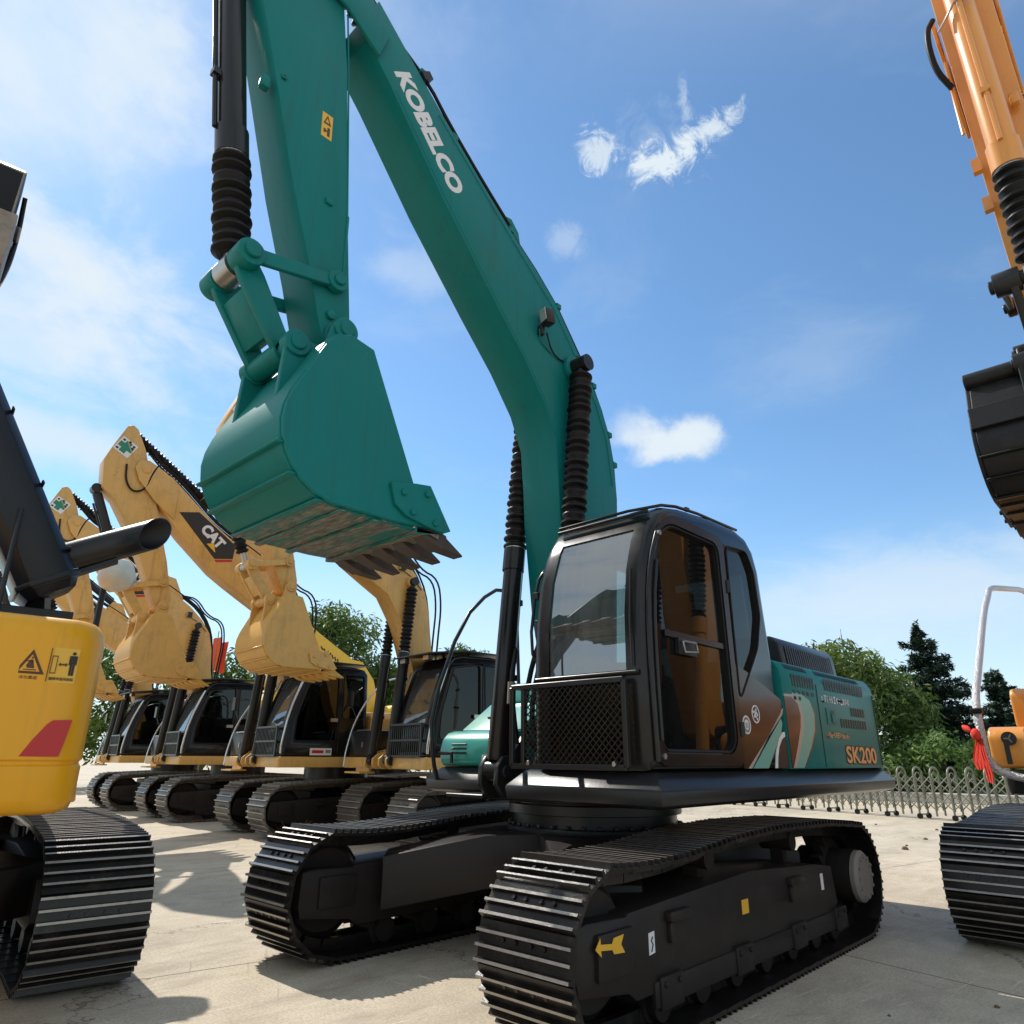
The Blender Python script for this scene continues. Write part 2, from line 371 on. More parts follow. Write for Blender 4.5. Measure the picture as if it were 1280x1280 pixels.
def resample(poly, n):
    P = [Vector(p) for p in poly] + [Vector(poly[0])]
    L = [0]
    for a, b in zip(P, P[1:]): L.append(L[-1] + (b - a).length)
    out = []
    j = 0
    for i in range(n):
        s = L[-1] * i / n
        while L[j + 1] < s: j += 1
        t = (s - L[j]) / (L[j + 1] - L[j]); out.append((P[j].lerp(P[j + 1], t), (P[j + 1] - P[j]).normalized()))
    return out, L[-1]

# ------------------------------------------------------------------ undercarriage
def make_track(root, yc, width, side, path, wheel, shoe_mat, frame_mat, pitch=0.19, ridges=2, detail=True, sprocket_side=-1):
    """path: outer plate line of the chain in (x, z); wheel = dict front, rear, rr (roller xs), carrier xs, frame polygon"""
    n = int(round(resample(path, 10)[1] / pitch)); st, L = resample(path, n); p = L / n
    mb = MB(); h = width / 2
    for k, (c, d) in enumerate(st):
        c2 = st[(k + 1) % n][0]; mid = (c + c2) / 2; t = (c2 - c).normalized(); nz = Vector((t.y, -t.x))   # outward for a clockwise path is flipped below
        nz = -nz if (mid + nz * .1 - Vector(wheel['mid'])).length < (mid - nz * .1 - Vector(wheel['mid'])).length else nz
        def P(a, b, w): q = mid + t * a + nz * b; return Vector((q.x, yc + w, q.y))
        g = 0.040
        sec = [(-p * .52, 0.0), (-p * .5, 0.012), (-p * .48, g), (-p * .405, g), (-p * .385, 0.012)]
        if ridges == 2: sec += [(-p * .02, 0.012), (p * .0, g * .95), (p * .075, g * .95), (p * .095, 0.012)]
        elif ridges == 3: sec += [(-p * .165, .012), (-p * .145, g * .95), (-p * .075, g * .95), (-p * .055, .012), (p * .168, .012), (p * .188, g * .95), (p * .258, g * .95), (p * .278, .012)]
        sec += [(p * .47, 0.012), (p * .47, -0.006), (-p * .5, -0.012)]
        V_ = mb.loft([[P(a, b, -h) for a, b in sec], [P(a, b, h) for a, b in sec]], shoe_mat)
        kr = mb.mi(M['ridge']); A_, B_ = V_
        for q in ((2, 6) if ridges == 2 else (2, 6, 10)):
            f_ = next((f for f in A_[q].link_faces if A_[q + 1] in f.verts and B_[q] in f.verts), None)
            if f_: f_.material_index = kr
        if detail:
            for w in (-.085, .085):
                mb.loft([[P(a, b, w - .025) for a, b in ((-p * .5, -.012), (-p * .5, -.09), (p * .48, -.09), (p * .48, -.012))], [P(a, b, w + .025) for a, b in ((-p * .5, -.012), (-p * .5, -.09), (p * .48, -.09), (p * .48, -.012))]], shoe_mat)
            for w in (-.13, -.05, .05, .13):
                for a in (.09 if ridges == 3 else .2, ):
                    mb.loft([[P(p * a + .012 * math.cos(q), .012, w + .012 * math.sin(q)) for q in (0, 1.05, 2.1, 3.14, 4.19, 5.24)], [P(p * a + .012 * math.cos(q), .024, w + .012 * math.sin(q)) for q in (0, 1.05, 2.1, 3.14, 4.19, 5.24)]], shoe_mat)
    tr = mb.build('crawler_track', root, 0, smooth=25, weld=0)
    fb = MB(); hw = wheel.get('fw', 0.2)
    fb.prism(wheel['frame'], yc - hw, yc + hw, frame_mat)
    if detail:
        for x in wheel['lugs']:
            fb.box((x, yc + side * (hw + .02), wheel['lz'] + .12), (.22, .05, .05), frame_mat)
            fb.box((x + .07, yc + side * (hw + .012), wheel['lz'] + .04), (.04, .03, .10), frame_mat)
        fb.box((wheel['front'][0] - .02, yc, wheel['front'][1]), (.30, hw * 2 + .05, .20), frame_mat)
        fb.box((.05, yc + side * (hw - .004), .20), (2.7, .03, .12), frame_mat)
        for x in wheel['rr'][::2]:
            fb.box((x, yc + side * (hw + .008), .20), (.22, .03, .15), frame_mat)
            for q in (-.07, .07): fb.cyl((x + q, yc + side * (hw + .02), .24), (x + q, yc + side * (hw + .035), .24), .016, frame_mat, 6)
    fb.build('track_frame', tr, 0.012, smooth=40)
    w = MB(); fx, fz, fr = wheel['front']
    w.lathe((fx, yc - .1, fz), (fx, yc + .1, fz), [(0, fr * .5), (0, fr - .09), (.03, fr - .06), (.06, fr - .06), (.07, fr - .02), (.13, fr - .02), (.14, fr - .06), (.17, fr - .06), (.2, fr - .09), (.2, fr * .5)], frame_mat, 28)
    w.cyl((fx, yc - .17, fz), (fx, yc + .17, fz), .09, frame_mat)
    w.build('idler_wheel', tr, 0, smooth=35)
    s = MB(); rx, rz, rr = wheel['rear']; nt = 21; poly = []
    for i in range(nt):
        for f_, q in ((0, rr - .10), (.3, rr - .10), (.45, rr - .03), (.75, rr - .03)):
            a = 2 * math.pi * (i + f_) / nt; poly.append((rx + q * math.cos(a), rz + q * math.sin(a)))
    s.prism(poly, yc - .035, yc + .035, frame_mat)
    s.cyl((rx, yc - .22, rz), (rx, yc + .22, rz), .2, frame_mat, 24)
    s.build('drive_sprocket', tr, 0, smooth=35)
    hb = MB(); yo = yc + side * .225
    hb.lathe((rx, yo, rz), (rx, yo + side * .06, rz), [(0, .195), (.035, .195), (.06, .17), (.06, .02)], wheel.get('hub', frame_mat), 26)
    for i in range(12):
        a = 2 * math.pi * i / 12; c = Vector((rx + .15 * math.cos(a), yo + side * .058, rz + .15 * math.sin(a)))
        hb.cyl(c, c + Vector((0, side * .015, 0)), .014, wheel.get('hub', frame_mat), 6)
    hb.build('sprocket_hub', tr, 0, smooth=35)
    for x in wheel['rr']:
        r = MB(); r.lathe((x, yc - .17, .13), (x, yc + .17, .13), [(0, .05), (0, .085), (.05, .085), (.055, .11), (.08, .11), (.085, .085), (.255, .085), (.26, .11), (.285, .11), (.29, .085), (.34, .085), (.34, .05)], frame_mat, 16)
        r.build('track_roller', tr, 0, smooth=35)
    for x, z in wheel['carrier']:
        r = MB(); r.cyl((x, yc - .12, z), (x, yc + .12, z), .065, frame_mat, 16); r.box((x, yc, (z + wheel['cz']) / 2), (.07, .1, abs(z - wheel['cz'])), frame_mat)
        r.build('carrier_roller', tr, 0, smooth=35)
    return tr

def track_path(front, rear, top):
    """closed clockwise line, z = 0.03 bottom"""
    fx, fz, fr = front; rx, rz, rr = rear
    bot = 0.032
    P = [(rx + .02, bot), (fx - .06, bot)]
    P += arc(fx, fz, fr, -82, 72, 14) + top + arc(rx, rz, rr, 102, 262, 14)
    return P

# ------------------------------------------------------------------ cab
def inset_poly(poly, d):
    A = sum(poly[i - 1][0] * poly[i][1] - poly[i][0] * poly[i - 1][1] for i in range(len(poly)))
    P = poly if A > 0 else poly[::-1]
    Q = offset_poly(P, -d)
    return Q if A > 0 else Q[::-1]

def refine(poly, maxlen):
    out = []
    for i in range(len(poly)):
        a, b = Vector(poly[i]), Vector(poly[(i + 1) % len(poly)]); k = max(1, int(math.ceil((b - a).length / maxlen)))
        out += [tuple(a.lerp(b, j / k)) for j in range(k)]
    return out

def make_cab(root, outline, y0, y1, rad, windows_l, windows_r, glass_z, glass_rear, front_idx, body, gl_side, gl_front, door_mat=None, pillar=0.085):
    """outline (x, z): starts at the front bottom, goes up the front, over the roof and down the back.
       glass_z: (z ranges) of the front opening; front_idx: number of outline points that belong to the front"""
    mb = MB(); ins = inset_poly(outline, rad)
    fnL = lambda a, b, t: Vector((a, t, b))
    # corner rounding between the side planes and the outline
    def ring(k, side):
        a = k / 4 * math.pi / 2; d = rad * (1 - math.sin(a)); y = rad * (1 - math.cos(a))
        q = inset_poly(outline, d) if d > 1e-6 else list(outline)
        yy = (y1 - rad + rad * math.cos(a)) if side > 0 else (y0 + rad - rad * math.cos(a))
        return [Vector((p[0], yy, p[1])) for p in q]
    for side in (1, -1):
        rings = [ring(k, side) for k in range(5)]
        mb.loft(rings, body, caps=False)
    mb.plate(ins, windows_l, fnL, y1, y1 - .04, body)
    mb.plate(ins, windows_r, fnL, y0, y0 + .04, body)
    n = len(outline); ya, yb = y0 + rad, y1 - rad; cells = [ya, ya + pillar, yb - pillar, yb]
    glass_cells = []
    for i in range(n):
        p, q = outline[i], outline[(i + 1) % n]; zm = (p[1] + q[1]) / 2
        for j in range(3):
            pts = [Vector((p[0], cells[j], p[1])), Vector((q[0], cells[j], q[1])), Vector((q[0], cells[j + 1], q[1])), Vector((p[0], cells[j + 1], p[1]))]
            isg = j == 1 and ((i < front_idx and any(a < zm < b for a, b in glass_z)) or (i >= front_idx and glass_rear[0] < zm < glass_rear[1] and p[0] < outline[0][0] - .9))
            if isg: glass_cells.append(pts)
            else: mb.face(pts, body)
    cab = mb.build('cab', root, 0.0, smooth=40, weld=2e-4)
    # glazing
    cx = sum(p[0] for p in outline) / n; panes = {}
    for pts in glass_cells:
        zm = (pts[0].z + pts[1].z) / 2; fr = pts[0].x > cx
        key = next((i for i, (a, b) in enumerate(glass_z) if a < zm < b), 0) if fr else 'rear'
        panes.setdefault(key, []).append([p + Vector((-.012 if fr else .012, 0, 0)) for p in pts])
    for key, cs in panes.items():
        g = MB()
        for pts in cs: g.face(pts, M['glass_low'] if key == 0 and len(glass_z) > 1 else gl_front)
        g.build('rear_window' if key == 'rear' else 'windscreen', cab, 0, smooth=60)
    for w in windows_l:
        g = MB(); q = offset_poly(w if poly_area(w) > 0 else w[::-1], .012)
        g.face([Vector((p[0], y1 - .022, p[1])) for p in q], gl_side)
        g.build('side_window', cab, 0, smooth=0)
        t = MB(); P = [Vector((p[0], y1 + .004, p[1])) for p in q]
        t.tube(P + [P[0]], .009, M['rubber'], 6); t.build('window_seal', cab, 0, smooth=60, weld=0)
    for w in windows_r:
        g = MB(); q = offset_poly(w if poly_area(w) > 0 else w[::-1], .012)
        g.face([Vector((p[0], y0 + .022, p[1])) for p in q], M['glass']); g.build('side_window', cab, 0, smooth=0)
    return cab

def poly_area(P): return sum(P[i - 1][0] * P[i][1] - P[i][0] * P[i - 1][1] for i in range(len(P))) / 2

def roundpoly(P, r, k=4):
    out = []; n = len(P)
    for i in range(n):
        a, b, c = Vector(P[i - 1]), Vector(P[i]), Vector(P[(i + 1) % n])
        d1 = (a - b); d2 = (c - b); t = min(r, d1.length * .45, d2.length * .45)
        p1 = b + d1.normalized() * t; p2 = b + d2.normalized() * t
        for j in range(k + 1):
            s = j / k; out.append(tuple(p1 * (1 - s) ** 2 + b * 2 * s * (1 - s) + p2 * s * s))
    return out

def make_seat(cab, x, y, z, red=False):
    s = MB()
    s.box((x, y, z + .42), (.5, .5, .14), M['seat']); s.box((x - .24, y, z + .8), (.14, .48, .7), M['seat'], Matrix.Rotation(R(-10), 3, 'Y'))
    s.box((x - .30, y, z + 1.22), (.1, .28, .2), M['seat']); s.box((x, y, z + .2), (.4, .4, .3), M['interior'])
    s.build('operator_seat', cab, .03, 3)
    c = MB(); c.box((x + .1, y + .36, z + .5), (.5, .16, .2), M['interior']); c.box((x + .1, y - .34, z + .5), (.5, .16, .2), M['interior'])
    for yy in (-.34, .36): c.cyl((x + .28, y + yy, z + .6), (x + .32, y + yy, z + .82), .018, M['interior'], 8); c.lathe((x + .32, y + yy, z + .82), (x + .33, y + yy, z + .92), [(0, .02), (.05, .033), (.1, .02)], M['interior'], 10)
    for yy in (-.08, .08): c.cyl((x + .52, y + yy, z + .05), (x + .6, y + yy, z + .75), .012, M['interior'], 8)
    c.build('control_console', cab, .01)
    if red:
        r = MB(); r.lathe((x + .28, y + .18, z + .52), (x + .28, y + .18, z + .96), [(0, .085), (.3, .085), (.36, .05), (.38, .03), (.44, .03)], M['red'], 18); r.build('fire_extinguisher', cab, 0)
        m = MB(); m.box((x + .42, y - .34, z + .78), (.04, .2, .26), M['interior']); m.build('monitor', cab, .01)

# ------------------------------------------------------------------ front attachment
def make_cylinder(root, name, p0, p1, L_barrel, r, barrel_mat, boot_r, L_end, rod_mat, boot=True, collar=True):
    p0, p1 = Vector(p0), Vector(p1); d = (p1 - p0).normalized(); L = (p1 - p0).length
    mb = MB(); mb.lathe(p0, p1, [(0.08, r * .9), (.1, r), (L_barrel - .2, r), (L_barrel - .2, r * 1.16), (L_barrel, r * 1.16), (L_barrel, r * .6)], barrel_mat, 24)
    s = Vector((0, 1, 0)); mb.cyl(p0 - s * .09, p0 + s * .09, r * 1.05, barrel_mat, 20)
    pipe = d.cross(s).normalized() * (r + .022)
    mb.tube([p0 + d * .25 + pipe, p0 + d * (L_barrel - .18) + pipe], .018, barrel_mat, 8)
    for t in (.4, .75): mb.box(p0 + d * L_barrel * t + pipe * .95, (.05, .06, .05), barrel_mat)
    o = mb.build(name, root, 0, smooth=40)
    rb = MB(); rb.cyl(p0 + d * L_barrel, p1, r * .55, rod_mat, 16); rb.cyl(p1 - s * .085, p1 + s * .085, r * .95, rod_mat, 20)
    rb.build('piston_rod', o, 0, smooth=40)
    if boot:
        b = MB(); b.bellows(p0 + d * (L_barrel - .01), p0 + d * (L - L_end), boot_r, M['rubber']); b.build('rubber_bellows', o, 0, smooth=50)
        c = MB(); c.lathe(p0 + d * (L_barrel - .005), p1, [(0, boot_r * .78), (0, boot_r * .86), (.025, boot_r * .86), (.025, boot_r * .78)], M['steel'], 20); c.build('hose_clamp', o, 0)
    return o

def make_bucket(root, side, wrap, y, lip, tip, mat, inner, tooth_mat, ears_main, ears_link, stick_pin, link_pin, cutter, n_teeth=5, thick=.032, cut_mat=None):
    mb = MB()
    for s in (1, -1): mb.prism(side, s * y, s * (y - .03), cut_mat or mat)
    # wrapper sheet
    def off(P, d):
        out = []
        for i, p in enumerate(P):
            a = Vector(P[max(0, i - 1)]); b = Vector(P[min(len(P) - 1, i + 1)]); t = (b - a).normalized(); nn = Vector((t.y, -t.x))
            out.append((p[0] + nn.x * d, p[1] + nn.y * d))
        return out
    W = wrap; I = off(W, thick if poly_side(W) else -thick)
    mb.loft([[Vector((p[0], -y + .028, p[1])), Vector((p[0], y - .028, p[1])), Vector((q[0], y - .028, q[1])), Vector((q[0], -y + .028, q[1]))] for p, q in zip(W, I)], mat)
    # wear strips along the sole and edge rims beside the wrapper
    for a, b in ((.55, .60), (.70, .74), (.80, .86), (.86, .9), (.92, .95)):
        k0, k1 = int(a * (len(W) - 1)), int(a * (len(W) - 1)) + 1
        p, q = Vector(W[k0]), Vector(W[k1]); c = p.lerp(q, .4); d = (q - p).normalized(); nn = Vector((d.y, -d.x)) * (-1 if poly_side(W) else 1)
        mb.beam((c.x + nn.x * .008, -y * .97, c.y + nn.y * .008), (c.x + nn.x * .008, y * .97, c.y + nn.y * .008), .05, .02, mat)
    # cutting lip
    a, b = Vector(W[-1]), Vector(lip); d = (b - a).normalized(); nn = Vector((-d.y, d.x)) * .022
    mb.prism([(a.x + nn.x, a.y + nn.y), (b.x, b.y + .008), (b.x, b.y - .008), (a.x - nn.x, a.y - nn.y)], -y + .005, y - .005, mat)
    # ears carrying the two pins
    for s in (1, -1):
        for poly in (ears_main, ears_link): mb.prism(poly, s * .235, s * .275, cut_mat or mat)
    bucket = mb.build('bucket', root, .007, 1, smooth=40)
    for pn in (stick_pin, link_pin):
        p = MB(); p.cyl((pn[0], -.31, pn[1]), (pn[0], .31, pn[1]), .05, inner, 20)
        for s in (1, -1): p.cyl((pn[0], s * .21, pn[1]), (pn[0], s * .295, pn[1]), .085, inner, 24)
        p.build('bucket_pin', bucket, .006, 1)
    for i in range(n_teeth):
        yy = (y - .075) * (1 - 2 * i / (n_teeth - 1)); t = MB(); b = Vector(lip); e = Vector(tip); d = (e - b); dn = d.normalized(); nn = Vector((-dn.y, dn.x))
        def sec(f, w, h): c = b + d * f; return [Vector((c.x + nn.x * h * sg, yy + w * sh, c.y + nn.y * h * sg)) for sg, sh in ((-1, -1), (-1, 1), (1, 1), (1, -1))]
        t.loft([sec(-.62, .045, .026), sec(-.2, .058, .05), sec(.3, .056, .05), sec(.32, .05, .042), sec(1, .042, .006)], tooth_mat)
        t.build('bucket_tooth', bucket, .004, 1)
    for s in (1, -1):
        if not cutter: break
        c = MB(); c.prism(cutter, s * (y + .001), s * (y + .026), cut_mat or mat)
        cc = Vector((sum(p[0] for p in cutter) / len(cutter), sum(p[1] for p in cutter) / len(cutter)))
        for p in cutter[::2]:
            q = cc.lerp(Vector(p), .6); c.cyl((q.x, s * (y + .02), q.y), (q.x, s * (y + .045), q.y), .022, cut_mat or mat, 8)
        c.build('side_cutter', bucket, .004, 1)
    return bucket

def poly_side(P):
    c = Vector((sum(p[0] for p in P) / len(P), sum(p[1] for p in P) / len(P))); k = len(P) // 2
    a, b = Vector(P[k]), Vector(P[k + 1]); t = (b - a).normalized(); nn = Vector((t.y, -t.x))
    return (c - a).dot(nn) > 0

def make_linkage(root, top, low, guide, mat, w=.13):
    T, B, G = Vector(top), Vector(low), Vector(guide); mb = MB()
    d = (B - T).normalized(); nn = Vector((-d.y, d.x))
    poly = [(T + nn * .075), (T + d * .12 + nn * .085), (B - d * .1 + nn * .07), (B + nn * .06), (B - nn * .06), (B - d * .1 - nn * .07), (T + d * .12 - nn * .085), (T - nn * .075)]
    for s in (1, -1): mb.prism([(p.x, p.y) for p in poly], s * w, s * (w + .05), mat)
    mid = [T + d * .16 + nn * .07, B - d * .12 + nn * .06, B - d * .12 - nn * .06, T + d * .16 - nn * .07]
    mb.prism([(p.x, p.y) for p in mid], -w, w, mat)
    mb.cyl((B.x, -w - .05, B.y), (B.x, w + .05, B.y), .075, mat, 20)
    for s in (1, -1): mb.cyl((T.x, s * (w - .02), T.y), (T.x, s * (w + .14), T.y), .088, mat, 24)
    o = mb.build('bucket_link', root, .01, 2, smooth=40)
    for s in (1, -1):
        g = MB(); d2 = (G - T).normalized(); n2 = Vector((-d2.y, d2.x))
        g.prism([(p.x, p.y) for p in (T + n2 * .05, G + n2 * .045, G - n2 * .045, T - n2 * .05)], s * .212, s * .25, mat)
        g.cyl((G.x, s * .205, G.y), (G.x, s * .265, G.y), .075, mat, 22); g.cyl((G.x, s * .26, G.y), (G.x, s * .285, G.y), .04, mat, 12)
        g.build('guide_link', o, .006, 1, smooth=40)
    p = MB(); p.cyl((T.x, -.30, T.y), (T.x, .30, T.y), .05, mat, 20); p.build('link_pin', o, .006, 1)
    return o

def boom_mesh(root, poly, ya, yb, mat, name='boom', bevel=.012):
    mb = MB(); mb.prism(poly, ya, yb, mat); return mb, mb.build(name, root, bevel, 2, smooth=30)

def weld_seams(parent, lines, y, mat, r=.006):
    s = MB()
    for ln in lines: s.tube([Vector((p[0], y, p[1])) for p in ln], r, mat, 6)
    return s.build('weld_seam', parent, 0, smooth=60, weld=0)

def decal(name, poly, y, mat, parent, t=.003):
    d = MB(); d.prism(poly, y, y + t if y > 0 else y - t, mat); return d.build(name, parent, 0, smooth=0)

def warn_sticker(parent, c, w, h, y, ang=0):
    """yellow warning label with triangle and pictogram on a y plane"""
    ca, sa = math.cos(ang), math.sin(ang)
    T = lambda a, b: (c[0] - ca * a + sa * b, c[1] + sa * a + ca * b)
    d = MB(); d.prism([T(-w / 2, -h / 2), T(w / 2, -h / 2), T(w / 2, h / 2), T(-w / 2, h / 2)], y, y + .002, M['amber'])
    tr = [(-.36, .06), (.36, .06), (0, .44)]; ti = [(-.2, .13), (.2, .13), (0, .34)]
    d.plate([T(a * w, b * h) for a, b in tr], [[T(a * w, b * h) for a, b in ti]], lambda a, b, t: Vector((a, t, b)), y + .002, y + .004, M['ink_brown'])
    for P in ([(-.3, -.3), (-.1, -.3), (-.1, -.15), (-.3, -.15)], [(.05, -.4), (.28, -.4), (.28, -.05), (.05, -.05)], [(-.1, -.24), (.05, -.24), (.05, -.19), (-.1, -.19)]):
        d.prism([T(a * w, b * h) for a, b in P], y + .002, y + .004, M['ink_brown'])
    return d.build('warning_sticker', parent, 0, smooth=0)

# ================================================================== main machine: teal excavator
SIDE = [(2.994, 3.753), (2.828, 3.726), (2.46, 2.945), (2.308, 2.685), (2.575, 2.662), (3.022, 2.660), (3.13, 2.690), (3.217, 2.743), (3.28, 2.81), (3.324, 2.884), (3.355, 2.97), (3.366, 3.06), (3.356, 3.15), (3.325, 3.25), (3.288, 3.331), (3.144, 3.641), (3.097, 3.711)]
WRAP = [(2.92, 3.735), (3.01, 3.755), (3.097, 3.722), (3.15, 3.645), (3.22, 3.49), (3.295, 3.335), (3.333, 3.25), (3.364, 3.15), (3.374, 3.06), (3.362, 2.965), (3.331, 2.878), (3.285, 2.803), (3.22, 2.735), (3.13, 2.682), (3.022, 2.652), (2.8, 2.649), (2.575, 2.646), (2.42, 2.652)]
LIP, TIP = (2.245, 2.648), (2.005, 2.575)
CUTTER = [(2.649, 2.891), (2.462, 2.935), (2.345, 2.953), (2.165, 2.695), (2.222, 2.668), (2.347, 2.680), (2.521, 2.712), (2.608, 2.763)]
STICK_PIN, LINK_PIN, TOP_PIN, GUIDE = (2.905, 3.93), (3.225, 3.685), (3.552, 4.19), (2.955, 4.325)
EAR_M = [(2.82, 3.70), (2.82, 3.93), (2.86, 4.0), (2.93, 4.01), (2.99, 3.96), (3.04, 3.75)]
EAR_L = [(3.02, 3.74), (3.14, 3.74), (3.18, 3.765), (3.24, 3.765), (3.30, 3.71), (3.295, 3.62), (3.31, 3.30), (3.20, 3.42)]
STICK = [(2.79, 4.02), (2.80, 3.94), (2.85, 3.87), (2.95, 3.86), (3.0, 3.92), (3.03, 4.0), (3.143, 4.378), (3.346, 4.979), (3.58, 5.787), (3.72, 6.26), (3.86, 6.78), (3.90, 7.25), (3.80, 7.70), (3.66, 7.85), (3.52, 7.78), (3.30, 7.2), (3.14, 6.95), (3.03, 6.2), (2.90, 4.95)]

def stick_assembly(root, dz, paint, bucket_mat, cyl_mat, link_mat, cutter_mat=None, tooth=None, sticker=True, rod=None, boot_r=.118, inner=None, half=.55):
    sh = lambda P: [(p[0], p[1] + dz) for p in P]
    pt = lambda p: (p[0], p[1] + dz)
    mb = MB(); mb.prism(sh(STICK), -.165, .19, paint)
    for s in (1, -1):
        yy = .19 if s > 0 else -.165
        mb.cyl((2.9, yy, 3.94 + dz), (2.9, yy + s * .04, 3.94 + dz), .09, paint, 24)
        mb.cyl((2.955, yy, 4.08 + dz), (2.955, yy + s * .03, 4.08 + dz), .035, paint, 10)
    mb.box((3.06, .195, 4.95 + dz), (.06, .03, .05), paint); mb.box((3.60, .14, 5.62 + dz), (.06, .06, .10), paint)
    mb.box((3.5, .195, 5.72 + dz), (.04, .03, .04), M['ink'])
    mb.prism(sh([(3.86, 7.0), (4.14, 7.28), (4.16, 7.42), (4.06, 7.48), (3.85, 7.45)]), -.13, .13, paint)
    st = mb.build('stick', root, .014, 2, smooth=30)
    s = MB(); s.tube([(2.90, .187, 4.9 + dz), (3.02, .187, 6.2 + dz), (3.10, .187, 6.9 + dz)], .007, paint, 6); s.tube([(2.90, .187, 4.93 + dz), (2.885, .187, 4.3 + dz)], .012, paint, 6)
    s.build('weld_seam', st, 0, weld=0)
    if sticker: warn_sticker(st, (3.142, 5.575 + dz), .085, .215, .19, R(2))
    make_bucket(root, sh(SIDE), sh(WRAP), half, pt(LIP), pt(TIP), bucket_mat, link_mat, tooth or M['tooth'], sh(EAR_M), sh(EAR_L), pt(STICK_PIN), pt(LINK_PIN), sh(CUTTER), 5, cut_mat=cutter_mat)
    make_linkage(root, pt(TOP_PIN), pt(LINK_PIN), pt(GUIDE), link_mat)
    make_cylinder(root, 'bucket_cylinder', (4.02, 0, 7.40 + dz), (3.552, 0, 4.19 + dz), 2.42, .092, cyl_mat, boot_r, .10, rod or M['steel'])
    return st

M['tooth'] = pbr('worn_tooth_steel', (0.075, 0.055, 0.045), .55, .3, .3, 12, .1, 60)

BOOM = [(-0.12, 1.72), (-0.05, 1.62), (0.12, 1.58), (0.30, 1.66), (0.50, 2.5), (0.60, 3.30), (0.615, 3.62), (0.645, 3.99), (0.79, 4.30), (1.06, 4.64), (1.445, 5.03), (2.077, 5.708), (2.668, 6.43), (2.90, 6.68), (2.94, 6.9), (2.83, 7.19), (2.561, 6.954), (2.124, 6.581), (1.65, 6.20), (1.231, 5.884), (0.86, 5.64), (0.588, 5.42), (0.257, 5.02), (0.08, 4.80), (-0.045, 4.624), (-0.135, 4.45), (-0.195, 4.25), (-0.245, 4.0), (-0.262, 3.75), (-0.25, 3.45), (-0.21, 2.9)]

